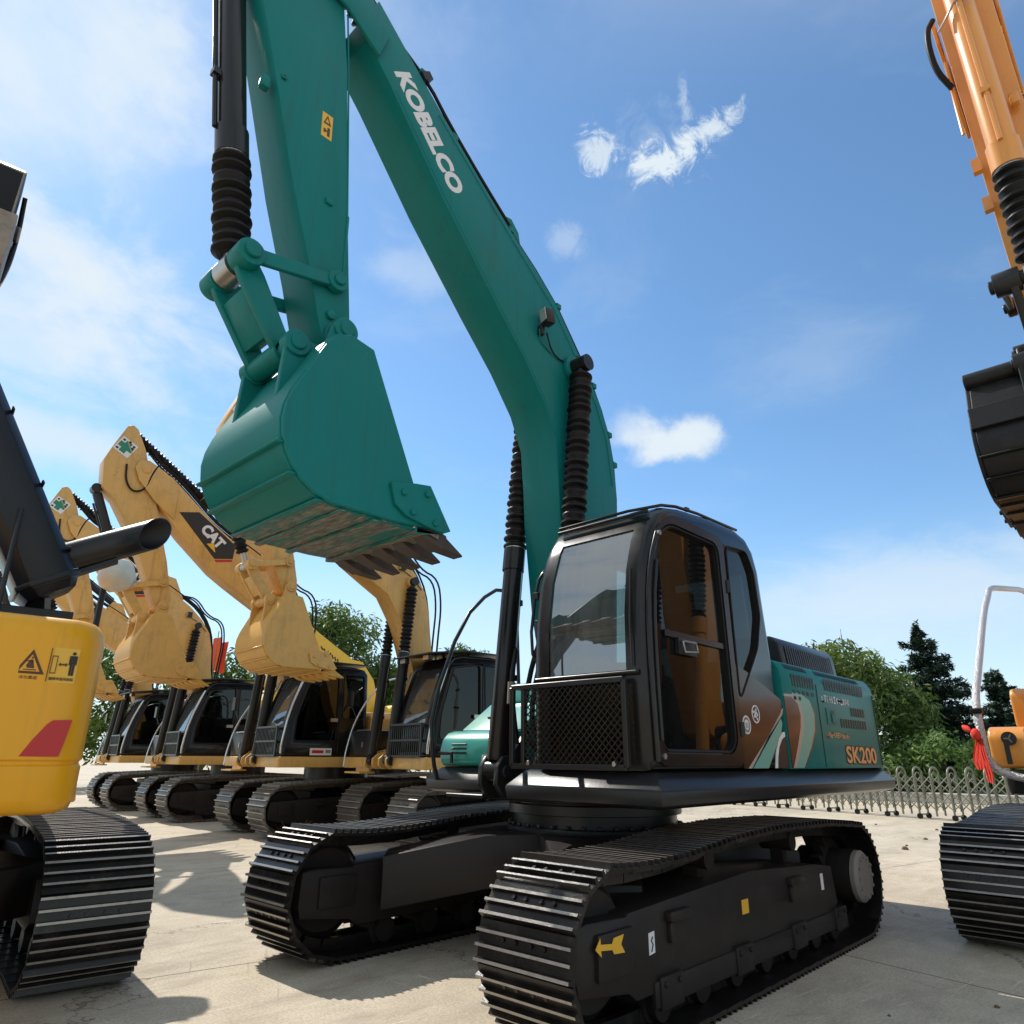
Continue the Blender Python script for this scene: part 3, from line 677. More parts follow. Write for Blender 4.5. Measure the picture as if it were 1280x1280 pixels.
def main_machine():
    root = thing('excavator', 'large teal green excavator with black cab in the centre, bucket raised beside its boom', 'excavator')
    # --- tracks
    front, rear = (1.765, .445, .40), (-1.70, .44, .385)
    top = [(1.56, .80), (1.1, .812), (.5, .862), (-.2, .885), (-1.1, .868), (-1.5, .84)]
    path = track_path(front, rear, top)
    frame = [(2.02, .30), (2.04, .38), (2.03, .585), (1.95, .60), (1.62, .585), (1.60, .60), (.2, .66), (-.9, .60), (-1.2, .56), (-1.25, .30), (-1.1, .24), (1.55, .205), (1.62, .25)]
    wh = dict(front=(1.765, .445, .36), rear=(-1.74, .44, .36), mid=(0, .45), frame=frame, rr=[1.25, .82, .4, -.02, -.44, -.86, -1.24], carrier=[(.55, .755), (-.75, .76)], cz=.6, fw=.215, lugs=[1.15, -.45], lz=.42, hub=M['hubgrey'])
    for s in (1, -1):
        tr = make_track(root, s * 1.195, .60, s, path, wh, M['shoe'], M['frameblack'], pitch=.19, ridges=3)
        if s > 0:
            y = 1.195 + .2425
            ar = [(1.925, .492), (1.885, .535), (1.882, .508), (1.79, .498), (1.775, .52), (1.69, .525), (1.715, .485), (1.685, .445), (1.775, .452), (1.79, .472), (1.882, .482), (1.878, .455)]
            decal('arrow_decal', ar, y, M['amber'], tr); decal('label_decal', [(1.43, .385), (1.375, .39), (1.375, .49), (1.43, .485)], y - .026, M['white'], tr)
            decal('yellow_decal', [(.36, .43), (.27, .43), (.27, .51), (.36, .51)], y - .026, M['amber'], tr); decal('label_decal', [(-.95, .42), (-1.0, .42), (-1.0, .53), (-.95, .53)], y - .026, M['white'], tr)
            m = MB(); m.tube([(1.41, y - .0225, .40), (1.395, y - .0225, .43), (1.41, y - .0225, .45), (1.395, y - .0225, .465)], .004, M['ink'], 5); m.build('label_mark', tr, 0, weld=0)
    # --- car body
    cb = MB()
    cb.prism([(.62, .50), (.66, .74), (.55, .82), (-.55, .82), (-.66, .74), (-.62, .50)], -.62, .62, M['frameblack'])
    for sx in (1, -1):
        for sy in (1, -1):
            def sec(t, hz, hw):
                c = Vector((sx * (.42 + t * .88), sy * (.25 + t * .77), 0)); dr = Vector((sx * .77, -sy * .88, 0)).normalized() * hw
                return [c - dr + Vector((0, 0, hz[0])), c + dr + Vector((0, 0, hz[0])), c + dr + Vector((0, 0, hz[1])), c - dr + Vector((0, 0, hz[1]))]
            cb.loft([sec(0, (.46, .815), .36), sec(.35, (.44, .80), .30), sec(1, (.30, .655), .24)], M['frameblack'])
    body = cb.build('car_body', root, .012, 2, smooth=30)
    sb = MB(); sb.lathe((-.02, 0, .79), (-.02, 0, 1.05), [(0, .70), (.03, .72), (.06, .72), (.06, .66), (.15, .66), (.15, .70), (.22, .70), (.22, .64), (.26, .64)], M['satin'], 48)
    for i in range(36):
        a = 2 * math.pi * i / 36; sb.cyl((-.02 + .69 * math.cos(a), .69 * math.sin(a), .85), (-.02 + .69 * math.cos(a), .69 * math.sin(a), .875), .018, M['satin'], 6)
    sb.build('swing_bearing', body, .004, 1)
    # --- upper frame and skirts
    ol = [(1.135, .27), (1.135, 1.33), (-3.08, 1.33), (-3.08, .9), (-3.08, -1.32), (.50, -1.32), (.50, -.52), (.62, -.40), (.62, .27)]
    if poly_area(ol) < 0: ol = ol[::-1]
    uf = MB()
    uf.loft([[Vector((p[0], p[1], z)) for p in offset_poly(ol, d)] for z, d in ((1.272, -.03), (1.260, .0), (1.165, .095), (1.085, .085), (1.062, .02), (1.055, -.10))], M['satin'])
    upper = uf.build('upper_frame', root, .008, 2, smooth=30)
    bk = MB()
    for y in (-.42, -.245, .245, .42):
        bk.prism([(.55, 1.05), (.82, 1.06), (.90, 1.15), (.89, 1.28), (.83, 1.36), (.74, 1.36), (.55, 1.55)], y - .022, y + .022, M['satin'])
    for y in (-.20, .20):
        bk.prism([(-.35, 1.26), (.45, 1.26), (.35, 1.5), (.22, 1.78), (.1, 1.85), (-.1, 1.82), (-.25, 1.6)], y - (.08 if y < 0 else -.06), y - (.04 if y < 0 else -.1), M['satin'])
    for y in (-.33, .33): bk.cyl((.80, y - .13, 1.245), (.80, y + .13, 1.245), .05, M['satin'], 16)
    bk.cyl((.09, -.32, 1.68), (.09, .34, 1.68), .06, M['satin'], 18)
    bk.build('boom_bracket', upper, .006, 1)
    st = MB(); st.box((.72, -.62, 1.06), (.30, .42, .03), M['satin']); st.box((.66, -.30, 1.12), (.05, .3, .08), M['satin']); st.build('step_plate', upper, .005, 1)
    # --- cab
    outl = [(1.145, 1.275), (1.16, 1.33), (1.165, 1.84), (1.165, 1.88), (1.155, 2.25), (1.11, 2.55), (1.03, 2.78), (.985, 2.865), (.90, 2.985), (.80, 3.055), (.58, 3.10), (.12, 3.145), (-.28, 3.155), (-.47, 3.12), (-.59, 3.02), (-.66, 2.85), (-.70, 2.45), (-.74, 2.05), (-.77, 1.275)]
    win_door = roundpoly([(.95, 2.80), (.80, 2.89), (.13, 2.89), (.105, 1.47), (.18, 1.405), (1.03, 1.405), (1.07, 1.46), (1.07, 2.3)], .07)
    win_q = roundpoly([(-.06, 2.93), (-.40, 2.96), (-.50, 2.80), (-.53, 2.45), (-.42, 2.18), (-.05, 1.78)], .05)
    win_r = roundpoly([(1.0, 2.70), (.85, 2.88), (-.12, 2.90), (-.16, 2.12), (1.07, 2.0)], .06)
    cab = make_cab(root, outl, .36, 1.345, .085, [win_door, win_q], [win_r], [(1.33, 1.84), (1.88, 2.865)], (2.1, 2.9), 7, M['black'], M['glass_door'], M['glass_front'])
    fl = MB(); fl.box((.2, .85, 1.32), (1.85, .93, .06), M['interior']); fl.box((-.62, .85, 1.7), (.1, .85, .8), M['interior']); fl.build('cab_floor', cab, 0)
    make_seat(cab, .15, .83, 1.33, True)
    # door shell: a raised panel round the door glass with hinge and handle
    dp = MB(); dout = roundpoly([(.985, 2.87), (.80, 2.985), (.02, 2.985), (.005, 1.30), (1.125, 1.30), (1.125, 2.3)], .09)
    dp.plate(dout, [offset_poly(win_door if poly_area(win_door) > 0 else win_door[::-1], .03)], lambda a, b, t: Vector((a, t, b)), 1.346, 1.362, M['black'])
    door = dp.build('cab_door', cab, .004, 1)
    dh = MB(); dh.box((.52, 1.335, 2.13), (.84, .015, .045), M['black']); dh.build('door_rail', cab, .002, 1)
    dh = MB(); dh.box((.68, 1.342, 2.06), (.24, .03, .11), M['satin'])
    dh.tube([(.77, 1.37, 2.09), (.62, 1.385, 2.09), (.60, 1.385, 2.03), (.75, 1.37, 2.02), (.77, 1.37, 2.09)], .009, M['steel'], 8)
    dh.build('door_handle', cab, .003, 1)
    for z in (1.55, 2.6): hg = MB(); hg.cyl((.0, 1.36, z - .05), (.0, 1.36, z + .05), .022, M['satin'], 10); hg.build('door_hinge', cab, .002, 1)
    # pillar trim tubes and roof rim
    tm = MB(); tm.tube([(1.135, 1.352, 1.33), (1.15, 1.352, 1.84), (1.14, 1.352, 2.3), (1.08, 1.352, 2.6), (.97, 1.352, 2.83)], .018, M['black'], 8, 1)
    tm.tube([(1.10, 1.367, 1.45), (1.115, 1.37, 1.85), (1.10, 1.37, 2.3), (1.03, 1.367, 2.6)], .012, M['satin'], 8, 1)
    tm.tube([(.93, .45, 3.0), (.93, 1.26, 3.0)], .014, M['satin'], 8); tm.tube([(.88, .42, 3.055), (.88, 1.28, 3.055), (.5, 1.30, 3.13), (-.4, 1.29, 3.17)], .012, M['black'], 8, 1)
    for x in (.35, -.1, -.35): tm.box((x, 1.25, 3.165), (.05, .03, .025), M['rubber'])
    for p in ((.985, 1.367, 2.80), (1.08, 1.357, 1.36)): tm.cyl(p, (p[0], p[1] + .015, p[2]), .018, M['steel'], 12)
    tm.tube([(1.17, .42, 1.86), (1.17, 1.28, 1.86)], .018, M['black'], 8)
    tm.build('cab_trim', cab, 0, smooth=60)
    wp = MB(); wp.tube([(1.185, 1.235, 1.90), (1.18, 1.23, 2.2), (1.12, 1.215, 2.55)], .006, M['ink'], 6); wp.bm.verts.index_update(); build_each(wp, 'wiper', cab)
    hr = MB(); hr.tube([(1.02, .34, 1.95), (1.12, .31, 2.1), (1.05, .32, 2.6), (.97, .34, 2.72)], .013, M['black'], 8, 1); hr.box((1.05, .33, 2.50), (.06, .05, .05), M['ink']); hr.box((1.10, .40, 2.24), (.06, .06, .12), M['ink']); hr.build('grab_rail', cab, .003, 1)
    # mesh guard over the lower window
    gd = MB(); ya, yb, za, zb, gx = .25, 1.20, 1.292, 1.815, 1.235
    for a, b in (((ya, za), (yb, za)), ((ya, zb), (yb, zb)), ((ya, za), (ya, zb)), ((yb, za), (yb, zb))):
        gd.beam((gx, a[0], a[1]), (gx, b[0], b[1]), .035, .035, M['satin'], up=(1, 0, 0))
    gd.beam((gx, ya + .1, za), (gx, ya + .1, zb), .03, .02, M['satin'], up=(1, 0, 0))
    gd.beam((gx, ya, za), (gx - .1, ya, za), .03, .03, M['satin']); gd.beam((gx, ya, zb), (gx - .15, ya, zb), .03, .03, M['satin'])
    for yy in (.42, 1.12): gd.cyl((gx + .01, yy, za + .02), (gx + .03, yy, za + .02), .018, M['steel'], 10)
    guard = gd.build('window_guard', cab, .004, 1)
    ms = MB(); step = .048; W, H = yb - ya - .13, zb - za - .04; y0_, z0_ = ya + .12, za + .02
    k = -int(H / step) - 1
    while k * step < W:
        for sgn in (1, -1):
            pts = []
            y_s = k * step
            a0 = max(0, y_s); a1 = min(W, y_s + H)
            if a1 > a0 + .005:
                if sgn > 0: p, q = (y0_ + a0, z0_ + a0 - y_s), (y0_ + a1, z0_ + a1 - y_s)
                else: p, q = (y0_ + W - a0, z0_ + a0 - y_s), (y0_ + W - a1, z0_ + a1 - y_s)
                ms.beam((gx + .003 * sgn, p[0], p[1]), (gx + .003 * sgn, q[0], q[1]), .006, .006, M['satin'], up=(1, 0, 0))
        k += 1
    ms.build('wire_mesh', cab, 0, weld=0, smooth=0)
    # --- side hood (left), engine hood, counterweight
    hd = MB()
    hp = [(1.36, 1.275), (1.36, 1.98), (1.345, 2.06), (1.30, 2.125), (1.22, 2.15), (.3, 2.17)]
    hd.loft([[Vector((x, y, z)) for y, z in hp + [(.3, 1.275)]] for x in (-.80, -1.52, -3.10)], M['teal'])
    hd.loft([[Vector((x, y, z)) for y, z in [(.29, 1.275), (.29, 2.17), (-1.2, 2.12), (-1.30, 2.02), (-1.31, 1.275)]] for x in (-.9, -3.05)], M['teal'])
    hood = hd.build('engine_hood', root, .012, 2, smooth=30)
    sm = MB(); sm.tube([(-1.53, 1.361, 1.29), (-1.53, 1.361, 1.98)], .005, M['ink'], 6); sm.tube([(-3.06, 1.361, 1.30), (-3.06, 1.361, 1.98)], .006, M['ink'], 6)
    sm.build('panel_seam', hood, 0, weld=0)
    tb = MB(); tb.loft([[Vector((x, y, z)) for y, z in ((1.06, 2.13), (1.03, 2.40), (.96, 2.47), (.40, 2.49), (.36, 2.14))] for x in (-1.62, -3.05)], M['satin']); tb.build('hood_top_box', hood, .02, 2)
    vt = MB()
    def slots(x0, x1, z0, z1, n, lean=0.0):
        for i in range(n):
            x = x0 + (x1 - x0) * (i + .5) / n; w = abs(x1 - x0) / n * .52
            vt.prism([(x - w / 2, z0), (x + w / 2, z0), (x + w / 2 + lean, z1), (x - w / 2 + lean, z1)], 1.3615, 1.3635, M['ink'])
    slots(-.99, -1.49, 1.93, 2.03, 9); slots(-1.72, -2.78, 1.945, 2.05, 16); slots(-2.34, -2.74, 1.745, 1.825, 6); slots(-2.02, -2.75, 1.63, 1.71, 11)
    for i in range(5): vt.box((-1.03 - i * .10, 1.3625, 1.885), (.055, .002, .03), M['ink'])
    for i in range(2): vt.box((-1.03 - i * .10, 1.3625, 1.835), (.055, .002, .03), M['ink'])
    for x0, x1, n in ((-.95, -1.42, 9), (-1.62, -2.78, 18)):
        for i in range(n): vt.box((x0 + (x1 - x0) * (i + .5) / n, 1.326, 2.094), (.028, .055, .004), M['ink'], Matrix.Rotation(R(-48), 3, 'X'))
    for i in range(22): vt.box((-1.75 - i * .055, 1.052, 2.28), (.03, .004, .2), M['ink'], Matrix.Rotation(R(7), 3, 'X'))
    vt.build('vent_grille', hood, 0, smooth=0, weld=0)
    lt = MB(); lt.prism([(-1.70, 1.65), (-1.92, 1.65), (-1.92, 1.79), (-1.70, 1.79)], 1.361, 1.366, M['teal']); lt.prism([(-1.79, 1.66), (-1.87, 1.66), (-1.87, 1.77), (-1.79, 1.77)], 1.366, 1.369, M['ink']); lt.prism([(-1.80, 1.67), (-1.845, 1.67), (-1.845, 1.74), (-1.80, 1.74)], 1.369, 1.375, M['teal']); lt.build('hood_latch', hood, .003, 1)
    y = 1.3605
    decal('swoosh_decal', [(.0, 1.285), (.0, 2.02), (-.3, 1.95), (-.77, 1.80), (-.785, 1.74), (-.12, 1.285)], 1.3455, M['brownblack'], cab, .004)
    decal('swoosh_decal', [(-.785, 1.735), (-.765, 1.69), (-.06, 1.285), (-.12, 1.285)], 1.3455, M['tan_line'], cab, .0045)
    # bands on the hood
    def band(P, Q, mat, t): decal('swoosh_decal', P + Q[::-1], y, mat, hood, t)
    c1 = [(-.805, 1.835), (-.95, 1.84), (-1.07, 1.79), (-1.10, 1.70), (-1.07, 1.60), (-.98, 1.47), (-.83, 1.285)]
    c2 = [(-.805, 1.855), (-.97, 1.86), (-1.12, 1.80), (-1.16, 1.70), (-1.13, 1.58), (-1.03, 1.45), (-.88, 1.285)]
    c3 = [(-.98, 1.875), (-1.16, 1.88), (-1.34, 1.83), (-1.41, 1.72), (-1.38, 1.59), (-1.24, 1.44), (-1.05, 1.285)]
    c4 = [(-1.16, 1.88), (-1.36, 1.83), (-1.435, 1.72), (-1.405, 1.585), (-1.265, 1.44), (-1.075, 1.285)]
    decal('swoosh_decal', c1 + [(-.805, 1.285)], y, M['brownblack'], hood, .003); band(c1, c2, M['tan_line'], .003)
    band(c2[1:], c3, M['teal_pale'], .0025); band([(-1.16, 1.875)] + c3[2:], c4, M['brownblack'], .003)
    decal('swoosh_decal', [(-.14, 1.285), (-.40, 1.285), (-.70, 1.55), (-.74, 1.62), (-.72, 1.655)], 1.3455, M['teal_pale'], cab, .0052)
    decal('swoosh_decal', [(-.52, 1.285), (-.56, 1.40), (-.64, 1.50), (-.72, 1.55), (-.765, 1.555), (-.765, 1.52), (-.70, 1.50), (-.63, 1.44), (-.585, 1.36), (-.565, 1.285)], 1.3455, M['white'], cab, .006)
    decal('swoosh_decal', [(-.57, 1.285), (-.59, 1.36), (-.64, 1.44), (-.70, 1.495), (-.765, 1.51), (-.765, 1.285)], 1.3455, M['satin'], cab, .0064)
    for (cx, cz), rr, kind in (((-.10, 1.585), .066, 0), ((-.27, 1.668), .066, 1)):
        d = MB(); C0 = [(cx + rr * math.cos(a), cz + rr * math.sin(a)) for a in [i * math.pi / 14 for i in range(28)]]; C1 = [(cx + rr * .84 * math.cos(a), cz + rr * .84 * math.sin(a)) for a in [i * math.pi / 14 for i in range(28)]]
        C2 = [(cx + rr * .55 * math.cos(a), cz + rr * .55 * math.sin(a)) for a in [i * math.pi / 14 for i in range(28)]]
        d.plate(C0, [C1], lambda a, b, t: Vector((a, t, b)), 1.350, 1.3525, M['white'])
        if kind == 0:
            d.prism(C1, 1.350, 1.3515, M['hubgrey']); d.prism(C2, 1.3515, 1.353, M['white'])
            for q in (-.017, 0, .017): d.box((cx + q, 1.3535, cz - .004), (.006, .001, .04), M['ink'])
        else:
            for i in range(9):
                a = i * 2.4; q = rr * (.15 + .55 * (i / 9)); d.box((cx + q * math.cos(a), 1.3515, cz + q * math.sin(a)), (.016, .002, .02), M['white'], Matrix.Rotation(a, 3, 'Y'))
        d.build('round_sticker', cab, 0, smooth=0, weld=0)
    text('model_lettering', 'SK200', .2, M['ink'], hood, frame_xz((-2.48, 1.392), R(-.5), y + .001), bold=.012, fit=(.86, .172))
    text('model_lettering', 'SK200', .2, M['orange_txt'], hood, frame_xz((-2.48, 1.392), R(-.5), y + .003), bold=.004, fit=(.83, .15))
    for (xa, xb, zc, h, mt, nn) in ((-1.63, -2.33, 1.868, .066, M['white'], 12), (-1.61, -2.22, 1.557, .044, M['orange_txt'], 15)):
        d = MB(); rr = random.Random(3 + nn)      # lettering too small to read in the photo
        for i in range(nn):
            x = xa + (xb - xa) * (i + .5) / nn; w = abs(xb - xa) / nn
            for _ in range(3):
                if rr.random() < .5: d.box((x + rr.uniform(-.3, .3) * w, y + .0012, zc), (w * .2, .002, h * rr.uniform(.6, 1)), mt)
                else: d.box((x, y + .0012, zc + rr.choice((-.4, 0, .4)) * h), (w * .8, .002, h * .2), mt)
        d.build('small_lettering', hood, 0, smooth=0, weld=0)
    cw = MB(); pl = [(-2.75, -1.34), (-3.13, -1.33), (-3.38, -1.0), (-3.48, -.4), (-3.48, .4), (-3.38, 1.0), (-3.18, 1.30), (-3.12, 1.34), (-3.05, 1.34), (-3.05, .2), (-2.75, .2)]
    cw.loft([[Vector((p[0], p[1], z)) for p in (offset_poly(pl, d) if poly_area(pl) > 0 else offset_poly(pl[::-1], d))] for z, d in ((1.06, -.06), (1.12, 0), (1.95, .0), (2.08, -.04))], M['teal']); cw.build('counterweight', root, .02, 2)
    ul = MB(); ul.box((-2.55, 0, 1.10), (.9, 2.5, .06), M['teal']); ul.build('counterweight_sole', root, .01, 1)
    # --- right tool box, steps, handrail
    tb = MB()
    tb.prism([(.50, 1.275), (.53, 1.31), (.535, 1.42), (.51, 1.50), (.45, 1.555), (.38, 1.575), (-.95, 1.575), (-.95, 1.275)], -1.31, -.48, M['teal_bright'])
    tb.prism([(.34, 1.578), (-.05, 1.84), (-.95, 1.84), (-.95, 1.578)], -1.25, -.48, M['teal_bright'])
    tb.prism([(-.06, 1.842), (-.10, 1.98), (-.16, 2.03), (-.95, 2.05), (-.95, 1.842)], -1.2, -.30, M['teal_bright'])
    box = tb.build('tool_box', root, .035, 3, smooth=40)
    tv = MB()
    for z in (1.385, 1.42, 1.455): tv.box((.537, -1.05, z), (.012, .19, .016), M['ink'])
    tv.prism([(.30, 1.585), (.04, 1.765), (.04, 1.72), (.26, 1.585)], -.80, -.62, M['ink']); tv.box((.12, -.98, 1.735), (.14, .16, .02), M['ink'], Matrix.Rotation(R(34), 3, 'Y'))
    tv.build('vent_grille', box, .003, 1)
    sk = MB(); sk.box((.55, -.66, 1.335), (.012, .16, .07), M['white']); sk.build('label_decal', box, 0)
    rl = MB(); rl.tube([(.60, -1.25, 1.16), (.66, -1.25, 1.32), (.71, -1.25, 1.75), (.36, -1.25, 2.61), (-.04, -1.25, 2.985), (-.30, -1.25, 3.02), (-.42, -1.25, 2.9), (-.46, -1.25, 2.05)], .019, M['satin'], 10, 1)
    rl.tube([(.62, -1.05, 1.30), (.62, -1.05, 1.38), (.62, -1.22, 1.38)], .016, M['satin'], 8); rl.build('handrail', root, 0, smooth=60, weld=0)
    ho = MB()
    for i, yy in enumerate((-.14, -.06, .03, .12)): ho.tube([(.45, yy, 1.35), (.72, yy, 1.55), (.62, yy + .03, 2.1), (.35, yy, 2.5), (.30, yy, 2.9)], .021, M['rubber'], 8, 2)
    ho.tube([(.70, -.20, 1.45), (.80, -.18, 1.9), (.72, -.2, 2.18), (.66, -.25, 2.2)], .02, M['rubber'], 8, 2)
    ho.cyl((.80, -.18, 1.75), (.79, -.18, 1.92), .03, M['hubgrey'], 10); ho.bm.verts.index_update(); build_each(ho, 'hydraulic_hose', upper)
    # --- boom
    bm_ = MB(); bm_.prism(BOOM, -.22, .20, M['teal'])
    for s in (1, -1):
        fy = .205 if s > 0 else -.225
        bm_.prism([(2.80, 6.56), (3.12, 6.78), (3.30, 6.82), (3.36, 6.98), (3.26, 7.12), (3.1, 7.15), (2.90, 7.08), (2.72, 6.85)], fy, fy + s * .035, M['teal'])
        bm_.cyl((.40, fy - s * .01, 4.80), (.40, fy + s * .05, 4.80), .13, M['teal'], 24)
    bm_.cyl((.09, -.24, 1.70), (.09, .24, 1.70), .16, M['teal'], 24)
    boom = bm_.build('boom', root, .012, 2, smooth=30)
    sm = MB(); sm.tube([(.66, .2, 4.05), (.80, .2, 4.36), (1.08, .2, 4.70), (1.46, .2, 5.09), (2.09, .2, 5.77), (2.6, .2, 6.40)], .005, M['teal'], 6); sm.tube([(-.20, .2, 3.8), (-.13, .2, 4.25), (.02, .2, 4.58), (.31, .2, 4.96), (.64, .2, 5.36), (1.27, .2, 5.83), (2.15, .2, 6.52)], .005, M['teal'], 6); sm.build('weld_seam', boom, 0, weld=0)
    ang = math.atan2(5.86 - 6.64, 2.565 - 1.89)
    text('brand_lettering', 'KOBELCO', .3, M['white'], boom, frame_xz((2.225, 6.25), math.atan2(5.855 - 6.645, .672), .2005), bold=.016, fit=(1.03, .205))
    hp = [(2.95, .12, 7.32), (2.75, .12, 7.18), (2.52, .12, 7.02), (2.33, .13, 6.86), (2.16, .14, 6.66), (1.95, .16, 6.45), (1.62, .16, 6.20), (1.23, .16, 5.92), (.86, .16, 5.68), (.56, .16, 5.44), (.24, .16, 5.07), (.03, .16, 4.80), (-.10, .16, 4.58), (-.20, .16, 4.35), (-.265, .16, 4.05), (-.285, .16, 3.7), (-.27, .15, 3.2), (-.20, .12, 2.4)]
    hs = MB(); hs.tube(hp, .021, M['rubber'], 8); hs.tube([(p[0] + .02, p[1] - .07, p[2] + .015) for p in hp], .021, M['rubber'], 8)
    hs.tube([(2.55, .14, 7.01), (2.25, .16, 6.83), (2.0, .17, 6.56), (1.6, .17, 6.24), (1.2, .17, 5.95)], .016, M['rubber'], 8, 1); hs.bm.verts.index_update(); build_each(hs, 'hydraulic_hose', boom)
    cl = MB()
    for k in (3, 5, 7, 9, 11, 13, 14): p = hp[k]; cl.box((p[0], .12, p[2] - .005), (.06, .16, .05), M['teal'])
    cl.box((2.30, .16, 6.84), (.11, .1, .07), M['ink'], Matrix.Rotation(R(40), 3, 'Y')); cl.bm.verts.index_update(); build_each(cl, 'hose_clamp', boom)
    wl = MB(); rot = Matrix.Rotation(R(-12), 3, 'Z') @ Matrix.Rotation(R(8), 3, 'Y')
    wl.box((.84, .285, 5.12), (.10, .10, .145), M['satin'], rot); wl.box((.86, .225, 5.0), (.05, .06, .10), M['satin'])
    lamp = wl.build('work_light', boom, .012, 2); ll = MB(); ll.box((.895, .278, 5.125), (.008, .085, .12), M['lampglass'], rot); ll.build('lamp_lens', boom, .002, 1)
    wi = MB(); wi.tube([(.80, .24, 5.0), (.70, .215, 4.85), (.55, .212, 4.82), (.42, .214, 4.88), (.30, .21, 5.0)], .008, M['rubber'], 6, 2); wi.tube([(.90, .24, 4.99), (.86, .212, 4.9), (.70, .207, 4.84)], .006, M['teal'], 6, 1); wi.build('lamp_cable', boom, 0, weld=0)
    # --- cylinders
    for s in (1, -1): make_cylinder(root, 'boom_cylinder', (.80, s * .33, 1.245), (.41, s * .33, 4.80), 1.86, .083, M['black'], .105, .11, M['black'])
    make_cylinder(root, 'stick_cylinder', (1.16, -.05, 6.04), (3.66, 0, 7.72), 1.6, .085, M['black'], .10, .12, M['steel'])
    bb = MB()
    for yy in (-.11, .11): bb.prism([(1.0, 5.72), (1.4, 6.0), (1.26, 6.10), (1.16, 6.12), (1.06, 6.02)], yy - .05, yy + .02, M['teal'])
    bb.build('cylinder_bracket', boom, .006, 1)
    stick_assembly(root, 0, M['teal'], M['teal_bucket'], M['black'], M['teal'], M['teal'], half=.505)
    [c for c in root.children if c.name.startswith('bucket') and len(c.children) > 3][0].location.y = .045
    return root
main = main_machine()

